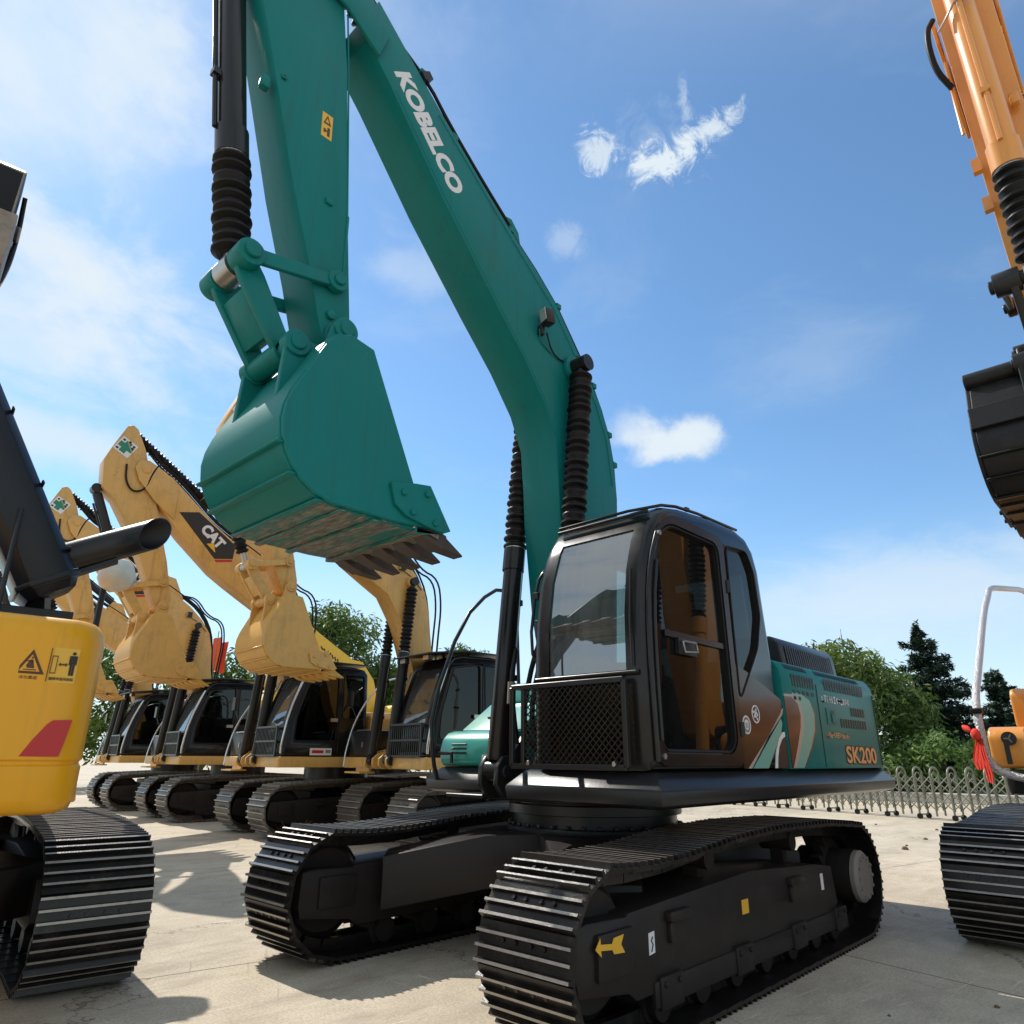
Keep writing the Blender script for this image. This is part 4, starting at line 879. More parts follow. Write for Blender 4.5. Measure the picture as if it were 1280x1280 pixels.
# ================================================================== setting
def build_ground():
    m = bpy.data.materials.new('concrete_yard'); n, l = nodes_of(m); b = n['Principled BSDF']
    tc = n.new('ShaderNodeTexCoord')
    def noise(s, d=6, r=.6):
        k = n.new('ShaderNodeTexNoise'); k.inputs['Scale'].default_value = s; k.inputs['Detail'].default_value = d; k.inputs['Roughness'].default_value = r
        l.new(tc.outputs['Object'], k.inputs['Vector']); return k
    n1, n2, n3 = noise(.35, 8, .65), noise(3.5, 8, .7), noise(55, 4, .7)
    cr = n.new('ShaderNodeValToRGB'); e = cr.color_ramp.elements
    e[0].position = .32; e[0].color = (.385, .32, .232, 1); e[1].position = .68; e[1].color = (.66, .565, .425, 1)
    mx = n.new('ShaderNodeMix'); mx.data_type = 'FLOAT'; mx.inputs['Factor'].default_value = .42
    l.new(n1.outputs['Fac'], mx.inputs['A']); l.new(n2.outputs['Fac'], mx.inputs['B']); l.new(mx.outputs['Result'], cr.inputs['Fac'])
    sp = n.new('ShaderNodeMix'); sp.data_type = 'RGBA'; sp.blend_type = 'MULTIPLY'; sp.inputs['Factor'].default_value = 1
    c3 = n.new('ShaderNodeValToRGB'); c3.color_ramp.elements[0].position = .3; c3.color_ramp.elements[0].color = (.66, .66, .66, 1); c3.color_ramp.elements[1].position = .6; c3.color_ramp.elements[1].color = (1.06, 1.06, 1.06, 1)
    l.new(n3.outputs['Fac'], c3.inputs['Fac']); l.new(cr.outputs['Color'], sp.inputs['A']); l.new(c3.outputs['Color'], sp.inputs['B'])
    # dark tracked-in soil and oil stains
    mp = n.new('ShaderNodeMapping'); mp.inputs['Scale'].default_value = (.55, 1.6, 1); mp.inputs['Rotation'].default_value = (0, 0, R(28)); l.new(tc.outputs['Object'], mp.inputs['Vector'])
    n4 = n.new('ShaderNodeTexNoise'); n4.inputs['Scale'].default_value = 1.1; n4.inputs['Detail'].default_value = 9; n4.inputs['Roughness'].default_value = .72; l.new(mp.outputs['Vector'], n4.inputs['Vector'])
    c4 = n.new('ShaderNodeValToRGB'); c4.color_ramp.elements[0].position = .50; c4.color_ramp.elements[0].color = (0, 0, 0, 1); c4.color_ramp.elements[1].position = .74; c4.color_ramp.elements[1].color = (.8, .8, .8, 1)
    l.new(n4.outputs['Fac'], c4.inputs['Fac'])
    s2 = n.new('ShaderNodeMix'); s2.data_type = 'RGBA'; l.new(c4.outputs['Color'], s2.inputs['Factor']); l.new(sp.outputs['Result'], s2.inputs['A']); s2.inputs['B'].default_value = (.25, .20, .15, 1)
    prev = s2.outputs['Result']
    for ang, sc, pos, colr, amt in ((8, (1.2, 26, 1), .62, (.80, .72, .58, 1), .55), (-62, (.9, 18, 1), .63, (.20, .16, .12, 1), .6), (35, (.5, 9, 1), .66, (.16, .13, .10, 1), .55)):
        mq = n.new('ShaderNodeMapping'); mq.inputs['Rotation'].default_value = (0, 0, R(ang)); l.new(tc.outputs['Object'], mq.inputs['Vector'])
        mq2 = n.new('ShaderNodeMapping'); mq2.inputs['Scale'].default_value = sc; l.new(mq.outputs['Vector'], mq2.inputs['Vector'])
        nq = n.new('ShaderNodeTexNoise'); nq.inputs['Scale'].default_value = 1.0; nq.inputs['Detail'].default_value = 7; nq.inputs['Roughness'].default_value = .6; nq.inputs['Distortion'].default_value = .5; l.new(mq2.outputs['Vector'], nq.inputs['Vector'])
        cq = n.new('ShaderNodeValToRGB'); cq.color_ramp.elements[0].position = pos; cq.color_ramp.elements[0].color = (0, 0, 0, 1); cq.color_ramp.elements[1].position = pos + .09; cq.color_ramp.elements[1].color = (amt, amt, amt, 1); l.new(nq.outputs['Fac'], cq.inputs['Fac'])
        xq = n.new('ShaderNodeMix'); xq.data_type = 'RGBA'; l.new(cq.outputs['Color'], xq.inputs['Factor']); l.new(prev, xq.inputs['A']); xq.inputs['B'].default_value = colr; prev = xq.outputs['Result']
    # sawn joints and hair cracks
    mp2 = n.new('ShaderNodeMapping'); mp2.inputs['Rotation'].default_value = (0, 0, R(12)); mp2.inputs['Location'].default_value = (1.3, .9, 0); l.new(tc.outputs['Object'], mp2.inputs['Vector'])
    br = n.new('ShaderNodeTexBrick'); br.offset = 0; br.inputs['Scale'].default_value = 1; br.inputs['Brick Width'].default_value = 5.2; br.inputs['Row Height'].default_value = 4.6
    br.inputs['Mortar Size'].default_value = .008; br.inputs['Mortar Smooth'].default_value = .3
    wob = n.new('ShaderNodeMix'); wob.data_type = 'VECTOR'; wob.inputs['Factor'].default_value = .012
    nw = noise(4, 4, .6); l.new(mp2.outputs['Vector'], wob.inputs[4]); l.new(nw.outputs['Color'], wob.inputs[5]); l.new(wob.outputs[1], br.inputs['Vector'])
    vo = n.new('ShaderNodeTexVoronoi'); vo.feature = 'DISTANCE_TO_EDGE'; vo.inputs['Scale'].default_value = .16
    wv = n.new('ShaderNodeMix'); wv.data_type = 'VECTOR'; wv.inputs['Factor'].default_value = .09; l.new(tc.outputs['Object'], wv.inputs[4]); n5 = noise(.8, 6, .7)
    sc = n.new('ShaderNodeVectorMath'); sc.operation = 'SCALE'; sc.inputs['Scale'].default_value = 12; l.new(n5.outputs['Color'], sc.inputs[0]); l.new(sc.outputs[0], wv.inputs[5]); l.new(wv.outputs[1], vo.inputs['Vector'])
    cv = n.new('ShaderNodeMapRange'); cv.inputs['From Min'].default_value = 0; cv.inputs['From Max'].default_value = .0022; cv.inputs['To Min'].default_value = .75; cv.inputs['To Max'].default_value = 0; l.new(vo.outputs['Distance'], cv.inputs['Value'])
    ma = n.new('ShaderNodeMath'); ma.operation = 'MAXIMUM'; l.new(br.outputs['Fac'], ma.inputs[0]); l.new(cv.outputs['Result'], ma.inputs[1])
    s3 = n.new('ShaderNodeMix'); s3.data_type = 'RGBA'; l.new(ma.outputs[0], s3.inputs['Factor']); l.new(prev, s3.inputs['A']); s3.inputs['B'].default_value = (.10, .085, .065, 1)
    l.new(s3.outputs['Result'], b.inputs['Base Color']); b.inputs['Roughness'].default_value = .82
    bp = n.new('ShaderNodeBump'); bp.inputs['Strength'].default_value = .35; bp.inputs['Distance'].default_value = .01
    ab = n.new('ShaderNodeMath'); ab.operation = 'MULTIPLY_ADD'; ab.inputs[1].default_value = -1.2; l.new(ma.outputs[0], ab.inputs[0]); l.new(n3.outputs['Fac'], ab.inputs[2])
    l.new(ab.outputs[0], bp.inputs['Height']); l.new(bp.outputs['Normal'], b.inputs['Normal'])
    g = MB(); g.face([(-400, -400, 0), (400, -400, 0), (400, 400, 0), (-400, 400, 0)], m)
    o = g.build('ground', None, 0, smooth=0); o['kind'] = 'structure'
build_ground()

# camera -------------------------------------------------------------
CAM = Vector((4.952, 3.726, 1.343)); YAW, PITCH, ROLL, F = -2.387, 0.341, 0.007, 867.317
fw = Vector((math.cos(PITCH) * math.cos(YAW), math.cos(PITCH) * math.sin(YAW), math.sin(PITCH)))
rt = Vector((math.sin(YAW), -math.cos(YAW), 0)); up = rt.cross(fw)
c_, s_ = math.cos(ROLL), math.sin(ROLL); rt, up = rt * c_ + up * s_, up * c_ - rt * s_
cd = bpy.data.cameras.new('camera'); cd.sensor_width = 36; cd.sensor_fit = 'HORIZONTAL'; cd.lens = F / 1280 * 36; cd.clip_start = .05; cd.clip_end = 2000
cam = bpy.data.objects.new('camera', cd); COL.objects.link(cam)
cam.matrix_world = Matrix(((rt.x, up.x, -fw.x, CAM.x), (rt.y, up.y, -fw.y, CAM.y), (rt.z, up.z, -fw.z, CAM.z), (0, 0, 0, 1)))
scene.camera = cam
def ray(u, v): return (rt * (u - 640) / F - up * (v - 640) / F + fw).normalized()

# sun and sky ---------------------------------------------------------
SUNV = Vector((-.02, -.92, 1)).normalized()
sd = bpy.data.lights.new('sun', 'SUN'); sd.energy = 4.0; sd.angle = R(.53); sd.color = (1, .945, .86)
so = bpy.data.objects.new('sun', sd); COL.objects.link(so); so.rotation_euler = (-SUNV).to_track_quat('-Z', 'Y').to_euler(); so.location = (0, 0, 30)
W = bpy.data.worlds.new('World'); scene.world = W; W.use_nodes = True
wn, wl = W.node_tree.nodes, W.node_tree.links; wn.clear()
wo = wn.new('ShaderNodeOutputWorld'); bg = wn.new('ShaderNodeBackground'); wl.new(bg.outputs[0], wo.inputs[0])
sky = wn.new('ShaderNodeTexSky'); sky.sky_type = 'NISHITA'; sky.sun_disc = False
sky.sun_elevation = math.asin(SUNV.z); sky.sun_rotation = math.atan2(SUNV.x, SUNV.y); sky.air_density = 1.0; sky.dust_density = .15; sky.ozone_density = 2.0; sky.altitude = 0
tcw = wn.new('ShaderNodeTexCoord'); D = tcw.outputs['Generated']
def mth(op, a, b=None, c=None, clamp=False):
    k = wn.new('ShaderNodeMath'); k.operation = op; k.use_clamp = clamp
    for i, v in enumerate((a, b, c)):
        if v is None: continue
        if isinstance(v, (int, float)): k.inputs[i].default_value = v
        else: wl.new(v, k.inputs[i])
    return k.outputs[0]
def wnoise(scale, detail=8, rough=.6, stretch=(1, 1, 1), seed=0, dist=0.0):
    mp = wn.new('ShaderNodeMapping'); mp.inputs['Scale'].default_value = stretch; mp.inputs['Location'].default_value = (seed, seed * .7, seed * .3); wl.new(D, mp.inputs['Vector'])
    k = wn.new('ShaderNodeTexNoise'); k.inputs['Scale'].default_value = scale; k.inputs['Detail'].default_value = detail; k.inputs['Roughness'].default_value = rough; k.inputs['Distortion'].default_value = dist
    wl.new(mp.outputs[0], k.inputs['Vector']); return k.outputs['Fac']
def dotd(v):
    k = wn.new('ShaderNodeVectorMath'); k.operation = 'DOT_PRODUCT'; wl.new(D, k.inputs[0]); k.inputs[1].default_value = v; return k.outputs['Value']
def ramp(x, a, b, smooth=True):
    k = wn.new('ShaderNodeMapRange'); k.interpolation_type = 'SMOOTHSTEP' if smooth else 'LINEAR'; k.inputs['From Min'].default_value = a; k.inputs['From Max'].default_value = b; wl.new(x, k.inputs['Value']); return k.outputs['Result']
def blob(u, v, ax, ay, noise, amp, lo=.0, hi=.5, tilt=0.0, flat=False):
    """cloud patch standing in the sky in the direction that pixel u, v of the photograph looks"""
    d = ray(u, v); r_ = d.cross(Vector((0, 0, 1))).normalized(); u_ = r_.cross(d)
    r2 = r_ * math.cos(tilt) + u_ * math.sin(tilt); u2 = u_ * math.cos(tilt) - r_ * math.sin(tilt)
    x = mth('DIVIDE', dotd(r2), ax); y = mth('DIVIDE', dotd(u2), ay)
    if flat: y = mth('MAXIMUM', y, mth('MULTIPLY', y, -2.2))
    rr = mth('SQRT', mth('ADD', mth('MULTIPLY', x, x), mth('MULTIPLY', y, y)))
    front = ramp(dotd(d), 0, .2)
    val = mth('MULTIPLY_ADD', mth('SUBTRACT', noise, .5), amp, mth('SUBTRACT', 1, rr))
    return mth('MULTIPLY', ramp(val, lo, hi), front)
nE = wnoise(5.2, 10, .6, (1, 1, 1.7), 4.4, .35); nA2 = wnoise(14, 9, .66, seed=6.1, dist=.3); nA = wnoise(9, 9, .62, seed=3.1); nB = wnoise(30, 9, .72, seed=1.7, dist=1.0); nC = wnoise(2.6, 8, .6, (1, 1, 2.4), 5.3, .4); nD = wnoise(6, 9, .65, (1, 1, 3.2), 8.8, .5)
mask = None
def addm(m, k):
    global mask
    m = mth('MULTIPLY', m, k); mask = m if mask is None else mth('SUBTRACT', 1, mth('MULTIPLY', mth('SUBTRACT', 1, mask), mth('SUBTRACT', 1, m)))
addm(blob(838, 560, .080, .056, nA2, 1.5, .0, .7, flat=True), .97)
addm(blob(868, 546, .045, .042, nA2, 1.2, .0, .7, flat=True), .9)
addm(blob(792, 546, .058, .048, nA2, 1.3, .0, .8, flat=True), .8)
addm(blob(828, 202, .062, .030, nB, 3.4, .15, .9, tilt=R(4)), .97)
addm(blob(748, 192, .032, .034, nB, 3.4, .1, .95, tilt=R(40)), .75)
addm(blob(885, 160, .05, .020, nB, 3.2, .1, .95, tilt=R(16)), .85)
addm(blob(855, 130, .010, .04, nB, 2.6, .1, 1.0), .4)
addm(blob(820, 180, .13, .08, nB, 2.6, .3, 1.6), .3)
addm(blob(706, 302, .036, .03, nB, 1.6, .0, .8), .32)
addm(blob(1140, 735, .30, .085, nD, 1.5, .0, .9), .55)
addm(blob(1000, 440, .16, .10, nD, 1.6, .1, 1.1), .16)
# thin high cloud spread over the sunny side of the sky
addm(blob(30, 70, .30, .36, nE, 3.4, .0, 1.5), .9)
addm(blob(110, 350, .30, .14, nE, 3.2, .0, 1.5, tilt=R(-12)), .9)
addm(blob(70, 545, .17, .05, nA, 1.6, .0, .8, tilt=R(-4)), .70)
addm(blob(60, 440, .22, .07, nD, 2.8, .0, 1.1), .55)
addm(blob(500, 340, .12, .05, nA, 2.0, .1, 1.), .35)
addm(blob(560, 780, .8, .16, nC, 1.4, .0, 1.2), .35)
gen = ramp(nC, .50, .80); addm(gen, .22)
addm(ramp(dotd((0, 0, 1)), .34, -.02), .62)
back = mth('MULTIPLY', ramp(dotd((.62, .45, .64)), -.05, .55), ramp(wnoise(2.1, 7, .6, (1, 1, 1.6), 2.2), .36, .56)); addm(back, .92)  # unseen cloud cover behind the camera, added to brighten the shaded sides
addm(mth('MULTIPLY', ramp(dotd((.70, -.45, .45)), .45, .9), ramp(nC, .35, .6)), .85)
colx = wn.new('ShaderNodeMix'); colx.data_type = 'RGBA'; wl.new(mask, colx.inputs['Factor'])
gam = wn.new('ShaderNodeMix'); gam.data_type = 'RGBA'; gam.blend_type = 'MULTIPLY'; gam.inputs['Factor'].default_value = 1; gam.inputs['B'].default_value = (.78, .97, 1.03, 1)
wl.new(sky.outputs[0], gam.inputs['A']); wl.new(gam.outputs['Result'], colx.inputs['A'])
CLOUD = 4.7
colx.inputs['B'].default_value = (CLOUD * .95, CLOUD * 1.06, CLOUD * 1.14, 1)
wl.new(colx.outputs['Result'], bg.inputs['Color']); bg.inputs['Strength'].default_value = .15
vs = scene.view_settings; vs.view_transform = 'Standard'; vs.look = 'None'; vs.exposure = .25; vs.gamma = 1
scene.render.engine = 'CYCLES'; scene.cycles.max_bounces = 8; scene.cycles.transparent_max_bounces = 12; scene.cycles.use_denoising = True

# ================================================================== row of faded yellow excavators
def cat_machine():
    root = thing('excavator', 'x', 'excavator')
    front, rear = (1.66, .47, .42), (-1.80, .46, .40)
    path = track_path(front, rear, [(1.45, .875), (.9, .90), (.1, .93), (-.8, .92), (-1.5, .875)])
    frame = [(1.95, .32), (1.97, .42), (1.93, .60), (1.5, .62), (.2, .68), (-1.0, .62), (-1.3, .58), (-1.35, .30), (1.5, .22)]
    wh = dict(front=(1.66, .47, .38), rear=(-1.84, .46, .38), mid=(-.05, .47), frame=frame, rr=[1.1, .6, .1, -.4, -.9], carrier=[(.4, .80), (-.8, .80)], cz=.62, fw=.22, lugs=[1.0], lz=.42)
    for s in (1, -1): make_track(root, s * .80, .75, s, path, wh, M['shoe_worn'], M['frameblack'], pitch=.20, ridges=2)
    cb = MB(); cb.box((-.1, 0, .66), (1.9, .9, .34), M['frameblack']); cb.box((.8, 0, .6), (.4, 1.2, .28), M['frameblack']); cb.box((-1., 0, .6), (.4, 1.2, .28), M['frameblack']); body = cb.build('car_body', root, .02, 1)
    sb = MB(); sb.cyl((.2, 0, .82), (.2, 0, 1.17), .62, M['satin'], 32); sb.build('swing_bearing', body, .01, 1)
    uf = MB(); uf.prism([(2.0, .22), (2.0, 1.27), (1.97, 1.30), (-2.2, 1.30), (-2.2, -1.30), (1.93, -1.30), (1.98, -1.26), (1.98, -.28), (1.5, -.25), (1.5, .22)], 1.165, 1.345, M['cat'], 'xy')
    upper = uf.build('upper_frame', root, .02, 2)
    bk = MB()
    for y in (-.34, -.10, .10, .32): bk.prism([(1.0, 1.2), (2.02, 1.16), (2.10, 1.22), (2.10, 1.32), (2.0, 1.40), (1.6, 1.5), (1.2, 1.95), (1.0, 2.0), (.85, 1.9), (.6, 1.346)], y - .02, y + .02, M['cat'])
    bk.cyl((1.02, -.36, 1.86), (1.02, .34, 1.86), .07, M['cat'], 16); bk.build('boom_bracket', upper, .006, 1)
    sp = MB(); sp.box((2.02, -.62, 1.10), (.3, .5, .03), M['cat']); sp.box((1.95, -.62, 1.16), (.04, .44, .12), M['cat']); sp.build('step_plate', upper, .004, 1)
    # cab
    outl = [(1.96, 1.35), (1.955, 1.42), (1.94, 1.82), (1.935, 1.86), (1.82, 2.3), (1.66, 2.72), (1.62, 2.80), (1.52, 2.90), (1.36, 2.945), (.7, 2.965), (.44, 2.93), (.36, 2.84), (.33, 2.3), (.30, 1.35)]
    wl_ = roundpoly([(1.50, 2.72), (.98, 2.80), (.95, 1.62), (1.74, 1.62), (1.72, 2.0)], .06); wq = roundpoly([(.86, 2.80), (.46, 2.80), (.42, 2.02), (.83, 2.02)], .05)
    cab = make_cab(root, outl, .30, 1.295, .06, [wl_, wq], [roundpoly([(1.45, 2.72), (.5, 2.8), (.45, 2.0), (1.7, 2.0)], .06)], [(1.42, 1.82), (1.86, 2.76)], (2.0, 2.75), 6, M['black'], M['glass_dark'], M['glass_dim'])
    make_seat(cab, 1.1, .8, 1.36)
    vz = MB(); vz.prism([(2.02, 2.905), (1.30, 3.0), (.38, 3.0), (.38, 3.025), (1.30, 3.03), (2.03, 2.93)], .28, 1.32, M['satin'])
    for y in (.42, 1.16): vz.beam((1.1, y, 2.95), (1.1, y, 3.0), .04, .05, M['satin'], up=(1, 0, 0))
    vz.build('sun_visor', cab, .006, 1)
    for y, nm in ((.42, 0), (1.10, 1)):
        lm = MB(); lm.box((1.90, y, 2.87), (.08, .17, .09), M['satin']); lp = lm.build('work_light', cab, .01, 1); l2 = MB(); l2.box((1.945, y, 2.87), (.01, .14, .07), M['amberlamp'] if nm else M['lampglass']); l2.build('lamp_lens', cab, 0)
    gd = MB(); gx = 2.03
    for a, b in (((.30, 1.36), (1.20, 1.36)), ((.30, 1.84), (1.20, 1.84)), ((.30, 1.36), (.30, 1.84)), ((1.20, 1.36), (1.20, 1.84)), ((.30, 1.6), (1.2, 1.6))): gd.beam((gx, a[0], a[1]), (gx, b[0], b[1]), .03, .03, M['satin'], up=(1, 0, 0))
    for i in range(14): gd.beam((gx, .36 + i * .06, 1.37), (gx, .36 + i * .06, 1.83), .014, .014, M['satin'], up=(1, 0, 0))
    for y in (.32, 1.18): gd.beam((gx, y, 1.40), (1.90, y, 1.40), .03, .03, M['satin']); gd.beam((gx, y, 1.80), (1.90, y, 1.80), .03, .03, M['satin'])
    gd.build('window_guard', cab, 0, smooth=0, weld=0)
    hr = MB(); hr.tube([(1.97, 1.30, 1.40), (1.985, 1.33, 1.55), (1.90, 1.33, 2.1), (1.70, 1.33, 2.66), (1.66, 1.30, 2.72)], .022, M['chrome'], 10, 1); hr.tube([(1.95, .26, 1.9), (1.80, .25, 2.4), (1.66, .26, 2.72)], .016, M['chrome'], 8, 1); hr.bm.verts.index_update(); build_each(hr, 'grab_rail', cab, 60)
    dr = MB(); dr.tube([(.90, 1.302, 1.40), (.90, 1.302, 2.84), (1.56, 1.302, 2.78)], .007, M['ink'], 6); dr.box((1.02, 1.31, 1.98), (.14, .03, .06), M['steel']); dr.build('cab_door', cab, 0, smooth=0, weld=0)
    # hood, counterweight
    hd = MB(); hd.loft([[Vector((x, y, z)) for y, z in ((1.29, 1.346), (1.29, 2.05), (1.2, 2.16), (-1.15, 2.16), (-1.27, 2.05), (-1.27, 1.346))] for x in (.24, -2.05)], M['cat']); hood = hd.build('engine_hood', root, .02, 2)
    vt = MB()
    for k in range(9): vt.box((-1.2, 1.2915, 1.6 + k * .04), (.6, .004, .018), M['ink'])
    vt.build('vent_grille', hood, 0, smooth=0, weld=0)
    cw = MB(); pl = [(-2.06, -1.30), (-2.06, 1.30), (-2.35, 1.22), (-2.55, .8), (-2.62, 0), (-2.55, -.8), (-2.35, -1.22)]; pl = pl if poly_area(pl) > 0 else pl[::-1]
    cw.loft([[Vector((p[0], p[1], z)) for p in offset_poly(pl, d)] for z, d in ((1.10, -.08), (1.2, 0), (2.0, 0), (2.12, -.05))], M['satin']); cw.build('counterweight', root, .02, 2)
    # right side: battery box, tank, silver handrail
    tk = MB(); tk.box((1.45, -.85, 1.57), (.9, .82, .44), M['satin']); tk.box((.55, -.82, 1.80), (.86, .86, .9), M['satin']); tk.box((.9, -.62, 2.05), (.5, .4, .5), M['satin']); tank = tk.build('storage_box', root, .035, 2)
    tt = MB(); tt.box((1.9, -.74, 1.79), (.05, .5, .02), M['steel']); tt.box((1.905, -.80, 1.55), (.02, .03, .09), M['steel']); tt.build('box_latch', tank, .003, 1)
    rl = MB(); rl.tube([(1.98, -1.27, 1.18), (1.96, -1.27, 1.45), (1.84, -1.26, 1.95), (1.55, -1.25, 2.45), (1.22, -1.25, 2.74), (.9, -1.25, 2.80), (.75, -1.25, 2.7), (.7, -1.25, 2.2)], .019, M['chrome'], 10, 2); rl.build('handrail', root, 0, smooth=60, weld=0)
    mr = MB(); mr.tube([(1.80, -1.27, 2.0), (1.86, -1.38, 2.25)], .01, M['satin'], 8); mr.box((1.87, -1.42, 2.36), (.05, .16, .26), M['satin']); mr.build('mirror', root, .01, 1)
    # boom: fixed by the photograph's outline
    boomp = [(.82, 1.95), (.86, 1.78), (1.0, 1.70), (1.16, 1.74), (1.45, 2.35), (1.68, 3.05), (1.87, 3.55), (2.18, 4.02), (2.50, 4.20), (2.88, 4.42), (3.2, 4.62), (3.87, 5.19), (4.30, 5.64), (4.47, 5.86), (4.48, 6.15), (4.36, 6.33), (4.18, 6.25), (3.786, 5.93), (3.304, 5.53), (3.0, 5.33), (2.835, 5.24), (2.30, 4.98), (1.95, 4.76), (1.64, 4.48), (1.41, 4.17), (1.30, 3.78), (1.25, 3.30), (1.08, 2.6)]
    b_ = MB(); b_.prism(boomp, -.22, .20, M['cat'])
    for s in (1, -1):
        fy = .203 if s > 0 else -.223
        b_.prism([(4.05, 5.45), (4.42, 5.72), (4.74, 6.05), (4.84, 6.28), (4.78, 6.44), (4.62, 6.46), (4.30, 6.3), (4.05, 6.05)], fy, fy + s * .03, M['cat'])
        b_.cyl((1.74, fy, 4.30), (1.74, fy + s * .09, 4.30), .10, M['cat'], 20); b_.cyl((4.65, fy + s * .02, 6.28), (4.65, fy + s * .05, 6.28), .08, M['cat'], 18)
    b_.prism([(2.1, 4.9), (2.75, 5.2), (2.6, 5.45), (2.35, 5.4)], -.13, -.09, M['cat']); b_.prism([(2.1, 4.9), (2.75, 5.2), (2.6, 5.45), (2.35, 5.4)], .07, .11, M['cat'])
    boom = b_.build('boom', root, .012, 2)
    decal('brand_decal', [(3.97, 5.62), (3.62, 5.70), (2.86, 5.19), (2.88, 4.92), (3.22, 4.86)], .2005, M['ink'], boom)
    decal('brand_decal', [(2.88, 4.905), (2.89, 4.86), (3.18, 4.80), (3.22, 4.845)], .2005, M['red_vinyl'], boom, .0035)
    text('brand_lettering', 'CAT', .3, M['white'], boom, frame_xz((3.30, 5.285), math.atan2(-.30, .37), .2035), bold=.016, fit=(.50, .22))
    decal('brand_decal', [(3.40, 5.12), (3.22, 4.98), (3.27, 5.16)], .204, M['amber'], boom, .0032)
    hs = MB()
    for y in (.10, .02, -.08): hs.tube([(4.60, y, 6.72), (4.35, y, 6.48), (4.1, y, 6.34), (3.7, y, 6.02), (3.3, y, 5.65), (2.9, y, 5.42), (2.45, y, 5.2), (2.0, y, 4.95), (1.7, y, 4.75), (1.42, y, 4.4), (1.28, y, 4.0), (1.2, y, 3.3), (1.05, y, 2.5)], .018, M['rubber'], 7, 1)
    for y in (.14, -.02): hs.tube([(2.1, y, 5.0), (1.8, y, 4.98), (1.5, y, 4.6), (1.1, y, 4.5), (1.0, y, 4.0), (1.05, y, 3.4), (1.08, y, 2.8)], .018, M['rubber'], 7, 2)
    hs.tube([(4.98, .2, 6.30), (4.95, .21, 5.98), (4.80, .21, 5.80), (4.60, .215, 5.90), (4.55, .225, 6.2), (4.45, .22, 6.45), (4.30, .16, 6.45)], .018, M['rubber'], 7, 2)
    hs.bm.verts.index_update(); build_each(hs, 'hydraulic_hose', boom)
    wl2 = MB(); wl2.box((1.95, .25, 4.55), (.1, .09, .12), M['satin']); wl2.box((2.0, .25, 4.55), (.01, .07, .09), M['lampglass']); wl2.tube([(1.93, .22, 4.5), (1.7, .21, 4.4), (1.5, .21, 4.2)], .007, M['ink'], 6, 1); wl2.build('work_light', boom, 0, weld=0)
    # stick, cylinder, bucket
    stp = [(3.85, 3.98), (3.87, 3.83), (3.94, 3.78), (4.03, 3.79), (4.10, 3.86), (4.22, 4.10), (4.42, 4.55), (4.72, 5.10), (5.06, 5.62), (5.28, 5.80), (5.34, 6.30), (5.24, 6.62), (5.08, 7.04), (4.99, 7.08), (4.90, 7.02), (4.72, 6.67), (4.54, 6.15), (4.38, 5.70), (4.02, 4.65)]
    s_m = MB(); s_m.prism(stp, -.18, .18, M['cat'])
    for s in (1, -1): s_m.cyl((3.967, s * .18, 3.86), (3.967, s * .22, 3.86), .085, M['cat'], 20)
    s_m.tube([(5.04, .182, 6.75), (4.76, .182, 6.2), (4.48, .182, 5.6), (4.15, .182, 4.7)], .008, M['cat'], 6)
    stick = s_m.build('stick', root, .014, 2)
    sx = MB(); C = (5.05, 6.62); a = R(28); T = lambda p, q: (C[0] - p * math.cos(a) - q * math.sin(a), C[1] - p * math.sin(a) * 1 + q * math.cos(a))
    sx.prism([T(-.15, -.15), T(.15, -.15), T(.15, .15), T(-.15, .15)], .1805, .1825, M['white'])
    for P in ([(-.055, -.12), (.055, -.12), (.055, .12), (-.055, .12)], [(-.13, -.045), (.13, -.045), (.13, .055), (-.13, .055)]): sx.prism([T(*p) for p in P], .1825, .1842 + .0003 * (P[0][0] < -.1), M['green_txt'])
    for P in ((-.10, .10), (.10, .095), (.0, .125), (-.10, -.10), (.10, .05)): sx.prism([T(P[0] - .022, P[1] - .018), T(P[0] + .022, P[1] - .018), T(P[0] + .022, P[1] + .018), T(P[0] - .022, P[1] + .018)], .1845, .186, M['ink'])
    sx.build('safety_sticker', stick, 0, smooth=0, weld=0)
    B = lambda P: [(p[0] + 1.062, p[1] - .07) for p in P]
    b1 = lambda p: B([p])[0]
    make_bucket(root, B(SIDE), B(WRAP), .56, b1(LIP), b1(TIP), M['cat_bucket'], M['cat'], M['cat_bucket'], B(EAR_M), B(EAR_L), b1(STICK_PIN), b1(LINK_PIN), B(CUTTER), 5, cut_mat=M['cat'])
    tp = (4.614, 4.12); make_linkage(root, tp, b1(LINK_PIN), (4.03, 4.255), M['cat'])
    make_cylinder(root, 'bucket_cylinder', (5.34, 0, 5.78), (tp[0], 0, tp[1]), 1.05, .08, M['satin'], .10, .22, M['steel'])
    make_cylinder(root, 'stick_cylinder', (2.42, 0, 5.30), (4.98, 0, 7.02), 1.35, .085, M['satin'], .10, .12, M['steel'])
    for s in (1, -1): make_cylinder(root, 'boom_cylinder', (2.0, s * .29, 1.30), (1.74, s * .29, 4.30), 1.75, .08, M['satin'], .10, .12, M['satin'])
    return root

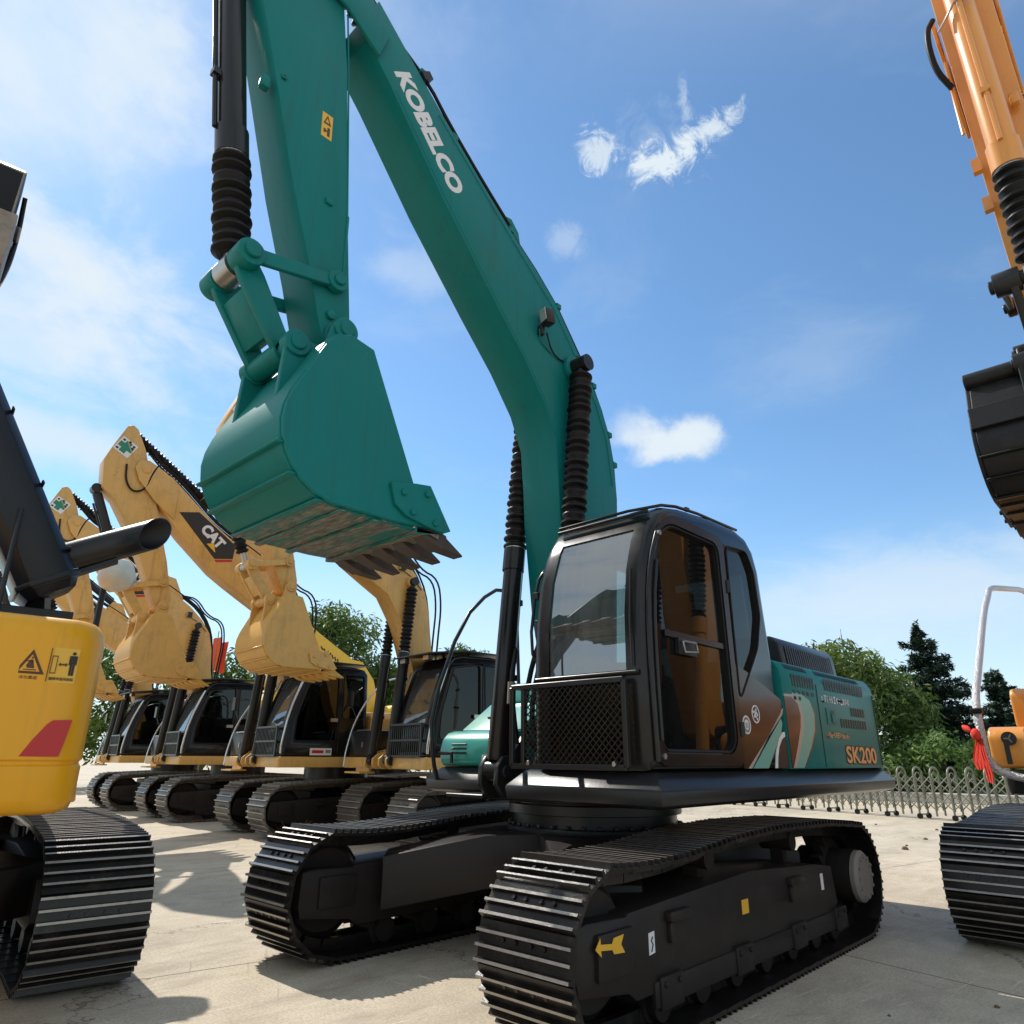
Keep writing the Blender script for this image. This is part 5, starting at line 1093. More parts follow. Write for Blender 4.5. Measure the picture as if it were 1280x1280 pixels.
cat = cat_machine()
GROUP = 'excavators parked in the row behind the teal machine'
CATS = [((-4.431, -5.967), 'faded yellow excavator with black cab, parked nearest behind the teal excavator', -.1),
        ((-3.655, -8.937), 'faded yellow excavator, second behind the teal one, red and white label on its cab side', -.1),
        ((-3.80, -13.34), 'faded yellow excavator, third in the row, its bucket hidden behind the strong yellow counterweight', -.1),
        ((-4.05, -17.6), 'faded yellow excavator farthest along the row, cab just past the yellow counterweight', -.1)]
cats = []
for i, ((x, y), lab, th) in enumerate(CATS):
    o = cat if i == 0 else copy_tree(cat)
    o.location = (x, y, 0); o.rotation_euler = (0, 0, th); tag(o, lab, 'excavator', GROUP); cats.append(o)
def child(o, nm): return [c for c in o.children if c.name.split('.')[0] == nm][0]
lab = MB(); lab.box((1.22, 1.298, 1.43), (.42, .004, .12), M['white']); lab.box((1.28, 1.301, 1.43), (.22, .003, .05), M['red_vinyl']); lab.box((1.08, 1.301, 1.435), (.1, .003, .05), M['hubgrey']); lab.build('label_decal', child(cats[1], 'cab'), 0, smooth=0, weld=0)

# ================================================================== orange machine on the right
def simple_upper(root, paint, x0=-2.6):
    pass

def k_tracks(root, shoe, hub=None, gauge=1.195, dx=0.0):
    front, rear = (1.765, .445, .40), (-1.70, .44, .385)
    path = track_path(front, rear, [(1.56, .80), (1.1, .812), (.5, .862), (-.2, .885), (-1.1, .868), (-1.5, .84)])
    frame = [(2.02, .30), (2.04, .38), (2.03, .585), (1.95, .60), (1.62, .585), (.2, .66), (-.9, .60), (-1.2, .56), (-1.25, .30), (-1.1, .24), (1.55, .205)]
    wh = dict(front=(1.765, .445, .36), rear=(-1.74, .44, .36), mid=(0, .45), frame=frame, rr=[1.25, .75, .25, -.25, -.75, -1.2], carrier=[(.55, .755), (-.75, .76)], cz=.6, fw=.215, lugs=[1.15, -.45], lz=.42, hub=hub or M['frameblack'])
    for s in (1, -1):
        t_ = make_track(root, s * gauge, .60, s, path, wh, shoe, M['frameblack'], pitch=.19, ridges=3); t_.location.x = dx
    cb = MB(); cb.box((dx, 0, .66), (1.4, 1.5, .3), M['frameblack'])
    for sx in (1, -1):
        for sy in (1, -1): cb.beam((sx * .45, sy * .3, .64), (sx * 1.3, sy * 1.02, .48), .5, .34, M['frameblack'])
    body = cb.build('car_body', root, .015, 1)
    sb = MB(); sb.cyl((0, 0, .80), (0, 0, 1.05), .66, M['satin'], 36); sb.build('swing_bearing', body, .01, 1)

def orange_machine():
    root = thing('excavator', 'orange excavator with black bucket at the right edge of the picture, silver wrapped handrail', 'excavator')
    k_tracks(root, M['shoe'], None, 1.33)
    uf = MB(); uf.prism([(1.15, .25), (1.15, 1.33), (-2.6, 1.33), (-2.6, -1.33), (.62, -1.33), (.66, -1.25), (.66, -.5), (.6, .25)], 1.06, 1.27, M['satin'], 'xy'); upper = uf.build('upper_frame', root, .03, 2)
    bk = MB()
    for y in (-.42, -.24, .24, .42): bk.prism([(.55, 1.05), (.82, 1.06), (.90, 1.15), (.89, 1.28), (.83, 1.36), (.55, 1.55)], y - .022, y + .022, M['satin'])
    for y in (-.33, .33): bk.cyl((.80, y - .13, 1.245), (.80, y + .13, 1.245), .05, M['satin'], 14)
    bk.cyl((.09, -.3, 1.68), (.09, .3, 1.68), .08, M['satin'], 16); bk.build('boom_bracket', upper, .005, 1)
    outl = [(1.145, 1.275), (1.16, 1.33), (1.165, 1.84), (1.165, 1.88), (1.155, 2.25), (1.11, 2.55), (1.03, 2.78), (.985, 2.865), (.90, 2.985), (.80, 3.05), (.12, 3.09), (-.47, 3.06), (-.60, 2.95), (-.68, 2.5), (-.77, 1.275)]
    win = roundpoly([(.95, 2.78), (.13, 2.85), (.105, 1.55), (1.07, 1.55), (1.07, 2.3)], .07); wq = roundpoly([(-.06, 2.9), (-.45, 2.9), (-.55, 2.1), (-.06, 2.0)], .05)
    cab = make_cab(root, outl, .36, 1.345, .085, [win, wq], [roundpoly([(1.0, 2.70), (.85, 2.88), (-.45, 2.9), (-.6, 2.1), (1.07, 2.0)], .06)], [(1.33, 1.84), (1.88, 2.865)], (2.1, 2.85), 7, M['black'], M['glass_door'], M['glass_front'])
    make_seat(cab, .15, .83, 1.33)
    hd = MB(); hd.loft([[Vector((x, y, z)) for y, z in ((1.33, 1.275), (1.33, 2.05), (1.22, 2.14), (-1.18, 2.14), (-1.30, 2.05), (-1.30, 1.275))] for x in (-.85, -2.5)], M['org']); hood = hd.build('engine_hood', root, .02, 2)
    cw = MB(); pl = [(-2.52, -1.33), (-2.52, 1.33), (-2.85, 1.2), (-3.0, .7), (-3.05, 0), (-3.0, -.7), (-2.85, -1.2)]; pl = pl if poly_area(pl) > 0 else pl[::-1]
    cw.loft([[Vector((p[0], p[1], z)) for p in offset_poly(pl, d)] for z, d in ((1.06, -.06), (1.12, 0), (2.0, 0), (2.1, -.04))], M['org']); cw.build('counterweight', root, .02, 2)
    bx = MB()
    bx.prism([(.60, 1.285), (.64, 1.33), (.64, 1.56), (.60, 1.63), (.52, 1.66), (-.40, 1.66), (-.40, 1.285)], -1.405, -.50, M['org'])
    bx.prism([(.18, 1.664), (.19, 1.98), (.14, 2.04), (-.80, 2.06), (-.80, 1.664)], -1.22, -.50, M['org']); box = bx.build('tool_box', root, .045, 3)
    lk = MB(); lk.cyl((.64, -1.23, 1.55), (.665, -1.23, 1.55), .062, M['ink'], 20)
    for k in range(3): lk.beam((.668, -1.23 - .04 * math.cos(k * 2.1), 1.55 - .04 * math.sin(k * 2.1)), (.668, -1.23, 1.55), .012, .006, M['galv'], up=(1, 0, 0))
    lk.box((.65, -1.26, 1.42), (.012, .04, .2), M['satin']); lk.build('round_badge', box, 0, weld=0)
    rl = MB(); rl.tube([(.66, -1.12, 1.20), (.68, -1.2, 1.20), (.70, -1.42, 1.28), (.80, -1.42, 1.62), (.74, -1.42, 1.92), (.30, -1.42, 2.22), (-.75, -1.42, 3.0), (-1.25, -1.42, 3.26), (-1.5, -1.42, 3.42), (-1.9, -1.31, 3.46), (-3.0, -1.22, 3.62), (-3.3, -1.2, 3.5), (-3.35, -1.18, 3.0), (-3.35, -1.15, 2.1)], .036, M['foil'], 12, 2)
    rail = rl.build('handrail', root, 0, smooth=70, weld=0)
    tp = MB()
    for p, rr in (((.79, -1.42, 1.80), .042), ((-3.34, -1.19, 3.15), .042), ((-3.35, -1.17, 2.65), .042)): tp.box(p, (.10, .10, .05), M['rubber'])
    tp.build('rail_clamp', rail, .01, 1)
    dz = .34
    st = stick_assembly(root, dz, M['org'], M['blackbucket'], M['org'], M['satin'], M['blackbucket'], M['tooth'], False, boot_r=.112, half=.63)
    bkt = [c for c in root.children if c.name.startswith('bucket') and len(c.children) > 3][0]
    bkt.scale = (1, 1, .90); bkt.location.z = (3.93 + dz) * .10
    tt = MB(); tt.cyl((3.13, -.625, 3.70 + dz), (3.13, .625, 3.70 + dz), .075, M['blackbucket'], 20); tt.prism([(3.30, 3.36 + dz), (3.36, 3.36 + dz), (3.40, 3.16 + dz), (3.35, 3.16 + dz)], -.62, .62, M['blackbucket']); tt.build('torque_tube', bkt, .006, 1)
    bb = [(p[0], p[1] + dz * min(1, (p[1] - 1.6) / 3)) for p in BOOM]
    b_ = MB(); b_.prism(bb, -.20, .20, M['org'])
    for s in (1, -1): b_.prism([(2.55, 6.35 + dz), (3.12, 6.78 + dz), (3.30, 6.82 + dz), (3.36, 6.98 + dz), (3.26, 7.12 + dz), (2.75, 7.0 + dz), (2.45, 6.75 + dz)], s * .205, s * .235, M['org'])
    boom = b_.build('boom', root, .012, 2)
    for s in (1, -1): make_cylinder(root, 'boom_cylinder', (.80, s * .33, 1.245), (.41, s * .33, 5.0), 1.86, .083, M['org'], .105, .11, M['black'])
    make_cylinder(root, 'stick_cylinder', (1.25, 0, 6.6), (3.66, 0, 7.72 + dz), 1.6, .095, M['org'], .12, .12, M['steel'])
    ww = MB(); ww.tube([(3.9, -.17, 6.3 + dz), (3.93, -.10, 6.35 + dz), (4.03, 0, 6.40 + dz), (3.95, .13, 6.35 + dz)], .010, M['tan_line'], 6, 1)
    ww.tube([(3.74, -.185, 6.15 + dz), (3.6, -.20, 5.9 + dz), (3.64, -.20, 5.5 + dz)], .012, M['org'], 6, 1)
    for z in (5.25, 4.95): ww.box((3.46 + (z - 5) * .3, -.18, z + dz), (.05, .06, .12), M['org'])
    ww.tube([(3.80, -.19, 6.55 + dz), (3.84, -.25, 6.42 + dz), (3.76, -.26, 6.12 + dz), (3.66, -.19, 5.95 + dz)], .022, M['rubber'], 8, 2)
    ww.bm.verts.index_update(); build_each(ww, 'hydraulic_hose', st)
    return root
M['blackbucket'] = pbr('black_bucket_paint', (0.012, 0.012, 0.012), .42, 0, .25, 5, .06, 40, dirt=(.05, .045, .04), dirt_amt=.15, spec=.25)
orange = orange_machine(); orange.location = (-3.95, 3.67, 0)

rg = MB(); rr = random.Random(5)
def cloth(pts_w, k):
    rows = []
    for i, (c, w) in enumerate(pts_w):
        row = []
        for j in range(9):
            a = (j / 8 - .5); row.append(Vector(c) + Vector((a * w * .7 + .008 * math.sin(j * 2.1 + i + k), a * w * .8, .008 * math.cos(j * 1.7 + i))))
        rows.append(row)
    for r0, r1 in zip(rows, rows[1:]):
        for j in range(8): rg.face([r0[j], r0[j + 1], r1[j + 1], r1[j]], M['ragred'])
cloth([((-2.80, 2.26, 1.56), .05), ((-2.82, 2.245, 1.49), .08), ((-2.83, 2.225, 1.40), .13), ((-2.83, 2.22, 1.33), .13), ((-2.82, 2.225, 1.27), .07)], 0)
cloth([((-2.79, 2.28, 1.55), .05), ((-2.77, 2.28, 1.42), .07), ((-2.76, 2.29, 1.34), .08), ((-2.75, 2.30, 1.24), .09), ((-2.745, 2.30, 1.16), .06)], 3)
rg.lathe((-2.80, 2.25, 1.54), (-2.80, 2.25, 1.64), [(0, .03), (.03, .046), (.07, .044), (.1, .02)], M['ragred'], 10); rg.lathe((-2.83, 2.2, 1.62), (-2.90, 2.12, 1.68), [(0, .015), (.05, .032), (.1, .012)], M['ragred'], 8)
rg_o = rg.build('rag', None, 0, smooth=60); rg_o.location = (-.35, -.04, 0)
tag(rg_o, 'red rag tied to the silver wrapped handrail of the orange excavator', 'rag')

# ================================================================== strong yellow machine on the left, seen from behind
def yellow_machine():
    root = thing('excavator', 'strong yellow excavator seen from behind at the left edge, with red marking on its counterweight', 'excavator')
    k_tracks(root, M['shoe'], M['hubgrey'], 1.37, -.12)
    uf = MB(); uf.prism([(1.1, .2), (1.1, 1.3), (-2.3, 1.3), (-2.3, -1.05), (.6, -1.2), (.6, .2)], 1.06, 1.27, M['yel'], 'xy'); uf.build('upper_frame', root, .02, 2)
    cw = MB(); pl = [(-2.05, -1.0), (-2.30, -1.075), (-2.55, -1.08), (-2.68, -1.03), (-2.745, -.93), (-2.75, -.80), (-2.78, .2), (-2.72, 1.0), (-2.5, 1.3), (-2.05, 1.3)]; pl = pl if poly_area(pl) > 0 else pl[::-1]
    prof = [(1.045, -.07), (1.07, -.02), (1.13, 0), (1.285, .0), (1.295, -.012), (1.31, -.012), (1.32, 0), (1.95, 0), (2.02, -.012), (2.065, -.045), (2.08, -.09)]
    cw.loft([[Vector((p[0], p[1], z)) for p in offset_poly(pl, d)] for z, d in prof], M['yel']); c = cw.build('counterweight', root, .0, 2, smooth=50)
    fl = MB(); fl.prism([(-2.0, 1.08), (-2.25, 1.08), (-2.12, 1.3), (-2.0, 1.32)], -1.14, -1.0, M['yel']); fl.build('side_flap', root, .01, 1)
    X = -2.7515
    def Y(y): return y
    def quad(poly, mat, t, x=X): d.prism(poly, x, x - t, mat, 'yz')
    d = MB(); quad([(-.935, 1.715), (-.615, 1.715), (-.615, 1.905), (-.935, 1.905)], M['amber2'], .002, X + .004); d.build('warning_sticker', c, 0, smooth=0)
    d = MB(); B_ = M['ink_brown']; x2 = X - .0005
    T0 = [(-.785, 1.755), (-.645, 1.755), (-.715, 1.885)]; T1 = [(-.763, 1.768), (-.667, 1.768), (-.715, 1.858)]
    d.plate(T0, [T1], lambda a, b, t: Vector((t, a, b)), x2, x2 - .002, B_)
    for P in ([(-.735, 1.785), (-.70, 1.785), (-.695, 1.80), (-.71, 1.83), (-.722, 1.83)], [(-.745, 1.774), (-.685, 1.774), (-.685, 1.779), (-.745, 1.779)], [(-.725, 1.815), (-.69, 1.82), (-.69, 1.826), (-.725, 1.822)], [(-.722, 1.835), (-.714, 1.835), (-.714, 1.845), (-.722, 1.845)]): quad(P, B_, .002, x2)
    quad([(-.801, 1.72), (-.797, 1.72), (-.797, 1.90), (-.801, 1.90)], B_, .002, x2)
    d.plate([(-.835, 1.765), (-.808, 1.765), (-.808, 1.86), (-.835, 1.86)], [[(-.832, 1.769), (-.811, 1.769), (-.811, 1.856), (-.832, 1.856)]], lambda a, b, t: Vector((t, a, b)), x2, x2 - .002, B_)
    for P in ([(-.842, 1.815), (-.853, 1.826), (-.853, 1.804)], [(-.887, 1.815), (-.876, 1.804), (-.876, 1.826)], [(-.876, 1.811), (-.852, 1.811), (-.852, 1.819), (-.876, 1.819)]): quad(P, B_, .002, x2)
    N_ = M['ink']
    quad([(-.90, 1.875)] + [(-.909 + .009 * math.cos(a), 1.878 + .009 * math.sin(a)) for a in [i * .628 for i in range(10)]], N_, .002, x2)
    for P in ([(-.922, 1.865), (-.896, 1.865), (-.896, 1.82), (-.922, 1.82)], [(-.928, 1.865), (-.923, 1.865), (-.923, 1.815), (-.928, 1.815)], [(-.895, 1.865), (-.890, 1.865), (-.890, 1.815), (-.895, 1.815)], [(-.908, 1.82), (-.897, 1.82), (-.897, 1.758), (-.908, 1.758)], [(-.921, 1.82), (-.910, 1.82), (-.910, 1.758), (-.921, 1.758)]): quad(P, N_, .002, x2)
    d.build('pictogram', c, 0, smooth=0, weld=0)
    mt = lambda y, z: Matrix(((0, 0, -1, x2 - .0005), (-1, 0, 0, y), (0, 1, 0, z), (0, 0, 0, 1)))
    text('warning_lettering', '\u8bf7\u52ff\u9760\u8fd1', .02, N_, c, mt(-.715, 1.736), fit=(.085, .018))
    text('warning_lettering', '\u65cb\u8f6c\u534a\u5f84\u5185\u52ff\u7ad9', .02, N_, c, mt(-.868, 1.737), fit=(.115, .017))
    d = MB(); quad([(-.755, 1.335), (-.80, 1.42), (-.852, 1.50), (-.875, 1.52), (-.965, 1.525), (-.95, 1.42), (-.935, 1.335)], M['red_vinyl'], .003, X + .002); d.build('red_decal', c, 0, smooth=0)
    hd = MB(); hd.box((-1.2, .15, 1.66), (1.6, 2.2, .78), M['yel']); hd.box((-1.3, .1, 2.12), (1.3, 1.9, .14), M['satin']); hd.build('engine_hood', root, .03, 2)
    # raised black bonnet leaning over to the machine's left
    rb = MB(); a = Vector((-1.55, -.84, 2.40)); b = Vector((-1.60, -.06, 3.76)); dr = (b - a).normalized(); sx = Vector((1, 0, 0)); nn = dr.cross(sx).normalized()
    sec = [(-.22, -.11), (-.15, -.18), (.22, -.18), (.30, -.11), (.30, .12), (.22, .18), (-.15, .18), (-.22, .12)]
    rb.loft([[a + dr * t + sx * p * k - nn * q * k for p, q in sec] for t, k in ((0, .82), (.06, 1), (1.62, 1), (1.66, .95))], M['bonnet'])
    rb.loft([[a + dr * t + sx * p * 1.08 - nn * q * 1.1 for p, q in sec] for t in (.07, .11)], M['bonnet'])
    for t in (.25, .75, 1.3): rb.beam(a + dr * t - nn * .185 - sx * .22, a + dr * t - nn * .185 + sx * .28, .03, .012, M['bonnet'], up=nn)
    bon = rb.build('raised_bonnet', root, .012, 2)
    ps = MB(); ps.beam((-1.3, -.85, 2.1), a + dr * .2, .12, .12, M['satin']); ps.tube([(-1.9, -.55, 2.1), a + dr * .6 - sx * .25], .016, M['satin'], 8); ps.tube([(-1.2, -.2, 2.1), a + dr * 1.0 + sx * .2], .016, M['satin'], 8); ps.box((-1.35, -.75, 2.2), (.5, .5, .2), M['satin']); ps.build('bonnet_prop', bon, .004, 1, weld=0)
    # exhaust stack pointing out to the right
    p0, p1 = Vector((-1.36, -.86, 2.70)), Vector((-1.46, -1.45, 3.01)); ex = MB(); L = (p1 - p0).length; de = (p1 - p0).normalized(); r = .118
    n = 26; u1 = de.orthogonal().normalized(); u2 = de.cross(u1); cut = Vector((-.80, -.60, -.05)).normalized()
    def ring(t, rad, bev):
        out = []
        for i in range(n):
            q = u1 * math.cos(2 * math.pi * i / n) * rad + u2 * math.sin(2 * math.pi * i / n) * rad
            s_ = -q.dot(cut) / de.dot(cut) if bev else 0
            out.append(p0 + de * (t + s_) + q)
        return out
    ex.loft([ring(-.1, r, 0), ring(L * .5, r, 0), ring(L, r, 1), ring(L, r - .008, 1)], M['exhaust'], caps=False)
    ex.loft([ring(L - .002, r - .0082, 1), ring(L * .3, r - .0082, 0)], M['ink'], caps=False)
    ex.face(ring(L * .3, r - .008, 0), M['ink'])
    ex.beam(p0 + de * .05 - Vector((0, 0, .15)), p1 - de * .25 - Vector((0, 0, .14)), .10, .03, M['satin'])
    ex.box(p0 - de * .12, (.28, .16, .34), M['satin']); ex.build('exhaust_pipe', root, 0, smooth=50)
    # mirror post with a plastic bag
    mp = MB(); mp.tube([(.30, -1.30, 1.2), (.29, -1.42, 1.5), (.29, -1.43, 3.25)], .028, M['satin'], 8); mp.box((.29, -1.43, 3.3), (.06, .06, .12), M['satin']); mp.beam((.29, -1.42, 3.28), (.25, -1.30, 3.12), .04, .04, M['satin']); post = mp.build('mirror_post', root, 0, weld=0)
    bg_ = MB(); bg_.lathe((.20, -1.36, 3.05), (.20, -1.68, 2.95), [(0, .02), (.02, .11), (.08, .165), (.16, .175), (.24, .13), (.30, .06), (.33, .01)], M['plasticbag'], 18)
    for v in bg_.bm.verts: v.co += Vector((rr.uniform(-.012, .012),) * 3)
    bg_.build('bagged_mirror', post, 0, smooth=60)
    # cab and boom, mostly out of the picture
    outl = [(1.145, 1.275), (1.165, 1.84), (1.155, 2.25), (1.03, 2.78), (.90, 2.985), (.12, 3.05), (-.55, 3.0), (-.68, 2.5), (-.77, 1.275)]
    make_cab(root, outl, .36, 1.30, .08, [roundpoly([(.95, 2.78), (.13, 2.85), (.105, 1.55), (1.07, 1.55)], .07)], [], [(1.3, 2.7)], (2.1, 2.85), 4, M['black'], M['glass_door'], M['glass_front'])
    bm2 = MB(); bm2.prism([(-.1, 1.72), (.1, 1.6), (.32, 1.7), (.95, 4.2), (1.55, 5.6), (1.85, 6.3), (1.2, 6.6), (.7, 6.3), (.2, 5.0), (-.2, 3.4)], .20, .60, M['yel']); boom = bm2.build('boom', root, .015, 2)
    ck = MB(); ck.prism([(1.2, 6.5), (1.9, 6.35), (2.05, 6.7), (2.12, 7.25), (1.95, 7.45), (1.5, 7.4)], .07, .55, M['joint']); ck.prism([(1.5, 7.3), (1.95, 7.4), (2.1, 7.25), (2.2, 7.6), (2.1, 8.1), (1.8, 8.25), (1.5, 8.0)], .12, .5, M['rubber'])
    ck.cyl((1.95, .02, 7.42), (1.95, .6, 7.42), .10, M['satin'], 16); ck.build('boom_joint', boom, .02, 2)
    hh = MB()
    for q in (0, .07, .16): hh.tube([(2.0 - q, .07, 7.9), (2.12, .045, 7.6 - q), (2.1 - q, .04, 7.1), (1.95, .06, 6.75 + q), (1.9, .10, 6.5)], .026, M['rubber'] if q else M['cat'], 8, 2)
    hh.bm.verts.index_update(); build_each(hh, 'hydraulic_hose', boom)
    return root
M['bonnet'] = pbr('matt_black_bonnet', (0.013, 0.014, 0.019), .30, 0, .2, 3, .02, 20, spec=.3)
M['joint'] = pbr('worn_beige_joint', (.30, .22, .15), .5, 0, .4, 6, .2, 30, dirt=(.05, .04, .03), dirt_amt=.4)
M['exhaust'] = pbr('black_exhaust', (0.020, 0.016, 0.015), .32, .2, .3, 8, .05, 60)
M['amber2'] = pbr('warning_yellow_vinyl', (.80, .45, .04), .4, 0, .06, 12)
yellow = yellow_machine(); yellow.location = (4.3, -3.6, 0); yellow.rotation_euler = (0, 0, R(-97.5))

# ================================================================== lemon yellow machine far behind the row
def lemon_machine():
    root = thing('excavator', 'bright lemon yellow excavator half hidden behind the row of faded yellow ones', 'excavator')
    k_tracks(root, M['shoe_worn'])
    uf = MB(); uf.box((-.7, 0, 1.17), (3.4, 2.5, .2), M['yel2']); uf.build('upper_frame', root, .02, 1)
    hd = MB(); hd.box((-1.7, 0, 1.75), (1.6, 2.3, .9), M['yel2']); hd.build('engine_hood', root, .06, 2)
    outl = [(1.145, 1.275), (1.165, 1.84), (1.155, 2.25), (1.03, 2.70), (.90, 2.85), (.12, 2.9), (-.55, 2.85), (-.68, 2.5), (-.77, 1.275)]
    make_cab(root, outl, .36, 1.22, .08, [roundpoly([(.95, 2.65), (.13, 2.7), (.105, 1.55), (1.07, 1.55)], .07)], [], [(1.3, 2.65)], (2.1, 2.8), 4, M['yel2'], M['glass_door'], M['glass_front'])
    P = [(-6.21, 5.10), (-6.51, 4.92), (-7.80, 4.24), (-8.18, 4.20), (-8.65, 3.68), (-8.80, 3.21), (-8.72, 2.5), (-8.75, 1.75), (-8.9, 1.6), (-9.1, 1.62), (-9.15, 1.8), (-8.36, 2.7), (-8.21, 3.17), (-7.95, 3.64), (-7.57, 3.86), (-6.57, 4.38), (-4.2, 5.7), (-4.3, 6.3)]
    cx = -9.6; b_ = MB(); Q = [(p[0] - cx, p[1]) for p in P]; order = Q[:6] + [(.62, 2.6), (.25, 1.7), (.1, 1.55), (-.05, 1.65), (.0, 1.9)]
    b_.prism([(3.85, 5.30), (3.95, 4.95), (3.03, 4.38), (2.03, 3.86), (1.65, 3.64), (1.39, 3.17), (1.24, 2.7), (.45, 1.62), (.2, 1.5), (-.02, 1.62), (.0, 1.9), (.80, 3.21), (.95, 3.68), (1.42, 4.20), (1.80, 4.24), (3.09, 4.92), (3.39, 5.10)], -.2, .2, M['yel2'])
    boom = b_.build('boom', root, .015, 2)
    d = MB(); r2 = random.Random(2)
    for i in range(7): d.box((2.95 - i * .10, .2015, 4.47 - i * .055), (.05, .003, .13), M['ink'], Matrix.Rotation(r2.uniform(-.7, .7), 3, 'Y'))
    d.build('small_lettering', boom, 0, smooth=0, weld=0)
    hs = MB(); hs.tube([(3.3, .1, 5.08), (1.9, .1, 4.35), (1.4, .1, 4.3), (.85, .1, 3.7), (.7, .1, 3.0)], .02, M['rubber'], 7, 1); hs.bm.verts.index_update(); build_each(hs, 'hydraulic_hose', boom)
    s_m = MB(); s_m.prism([(3.70, 5.25), (3.98, 5.20), (4.6, 3.2), (4.45, 3.0), (4.25, 3.2)], -.16, .16, M['yel2']); s_m.build('stick', root, .015, 1)
    b2 = MB(); b2.prism([(4.6, 3.1), (4.3, 3.1), (3.7, 2.2), (4.4, 2.0), (4.9, 2.2), (4.95, 2.7)], -.5, .5, M['yel2']); b2.build('bucket', root, .03, 2)
    return root
lemon = lemon_machine(); lemon.location = (-9.6, -15.3, 0)

fg = MB()
def strip(x0, z0, z1, w, k):
    rows = [[Vector((-3.50 - .2 * (j / 6 - .5) * w - x0, -15.3 + .03 * math.sin(j * 2 + i + k) + (j / 6 - .5) * w * .9, z1 + (z0 - z1) * i / 6 + .03 * abs(math.sin(j + k)))) for j in range(7)] for i in range(7)]
    for a, b in zip(rows, rows[1:]):
        for j in range(6): fg.face([a[j], a[j + 1], b[j + 1], b[j]], M['flagred'])
M['flagred'] = pbr('orange_red_cloth', (.75, .12, .045), .8, 0, .15, 10, .2, 30)
strip(0, 3.5, 4.4, .42, 0); strip(.2, 3.45, 4.3, .34, 2)
fg.tube([(-3.5, -15.3, 0), (-3.5, -15.3, 4.6)], .014, M['galv'], 8)
tag(fg.build('flag', None, 0, smooth=60, weld=0), 'orange red flag hanging on a thin pole behind a faded yellow bucket', 'flag')

# ================================================================== plants
def leaf_mesh(name, centers, normals, size, mat, parent, var, aspect=.6, jitter=.6, droop=0):
    n = len(centers); c = np.asarray(centers); nr = np.asarray(normals) + RNG.normal(0, jitter, (n, 3)); nr /= np.linalg.norm(nr, axis=1)[:, None] + 1e-9
    t = RNG.normal(0, 1, (n, 3)); t -= (t * nr).sum(1)[:, None] * nr; t /= np.linalg.norm(t, axis=1)[:, None] + 1e-9; b = np.cross(nr, t)
    s = size * RNG.uniform(.6, 1.35, n)[:, None]
    v = np.stack([c - t * s, c - b * s * aspect * .5 + nr * s * .1, c + t * s, c + b * s * aspect * .5 + nr * s * .1], 1).reshape(-1, 3)
    me = bpy.data.meshes.new(name); me.vertices.add(4 * n); me.vertices.foreach_set('co', v.ravel())
    me.loops.add(4 * n); me.loops.foreach_set('vertex_index', np.arange(4 * n, dtype=np.int32)); me.polygons.add(n)
    me.polygons.foreach_set('loop_start', np.arange(0, 4 * n, 4, dtype=np.int32)); me.polygons.foreach_set('loop_total', np.full(n, 4, dtype=np.int32)); me.update(calc_edges=True)
    at = me.attributes.new('leafvar', 'FLOAT', 'FACE'); at.data.foreach_set('value', np.clip(np.asarray(var) + RNG.normal(0, .16, n), 0, 1).astype(np.float32))
    me.materials.append(mat); o = bpy.data.objects.new(name, me); COL.objects.link(o); o.parent = parent; return o

def broad_tree(name, label, loc, height, rx, ry, base, n_clump, per, leaf, mat, group, trunk_r=.18):
    root = thing(name, label, 'tree', loc, 0, group)
    cz, rz = (height + base) / 2, (height - base) / 2
    tk = MB(); tk.tube([(0, 0, -.1), (.05, .03, base * .6), (-.05, .08, cz)], trunk_r, M['bark'], 9, 1)
    C, N, V = [], [], []
    for i in range(n_clump):
        d = RNG.normal(0, 1, 3); d /= np.linalg.norm(d); q = RNG.uniform(.55, 1.0) ** .6
        p = d * np.array([rx, ry, rz]) * q * .86 + np.array([0, 0, cz]); r = RNG.uniform(.28, .52) * min(rx, rz) * (.75 if q > .8 else 1)
        if i < 9: tk.tube([(0, 0, base * .7 + .3 * (i % 3)), (p[0] * .5, p[1] * .5, (p[2] + base) * .5), tuple(p)], trunk_r * .3, M['bark'], 6, 1)
        e = RNG.normal(0, 1, (per, 3)); e /= np.linalg.norm(e, axis=1)[:, None]; e *= np.array([1, 1, .78]); rad = RNG.uniform(.55, 1.05, per)[:, None]
        pts = p + e * rad * r; C.append(pts); N.append(e * .8 + np.array([0, 0, .4])); V.append(np.full(per, np.clip(RNG.normal(.5, .22), 0, 1)))
    C = np.concatenate(C); keep = C[:, 2] > .15
    tk.build('trunk', root, 0, smooth=60, weld=0)
    leaf_mesh('crown', C[keep], np.concatenate(N)[keep], leaf, mat, root, np.concatenate(V)[keep])
    return root

TG = 'broadleaf trees behind the yard'
broad_tree('broadleaf_tree', 'broad round green tree behind the teal engine hood', (-28.4, -8.2, 0), 6.5, 4.9, 4.6, .2, 150, 150, .16, M['leaf_b'], TG, .25)
broad_tree('broadleaf_tree', 'green tree between the faded yellow bucket and the nearest faded yellow boom', (-12.9, -24.0, 0), 8.0, 2.9, 2.7, 1.6, 80, 150, .15, M['leaf_a'], TG)
broad_tree('broadleaf_tree', 'small green tree top between the black cab roof and the teal boom cylinder', (-17.1, -19.6, 0), 6.6, 2.2, 2.2, .8, 55, 130, .15, M['leaf_a'], TG)
broad_tree('broadleaf_tree', 'low green tree behind the orange red flag', (-9.3, -28.5, 0), 6.0, 2.6, 2.6, .6, 60, 130, .16, M['leaf_b'], TG)
broad_tree('broadleaf_tree', 'green tree seen through the linkage above the yellow counterweight', (-5.4, -33.0, 0), 7.0, 3.2, 3.2, 1.0, 70, 130, .17, M['leaf_a'], TG)
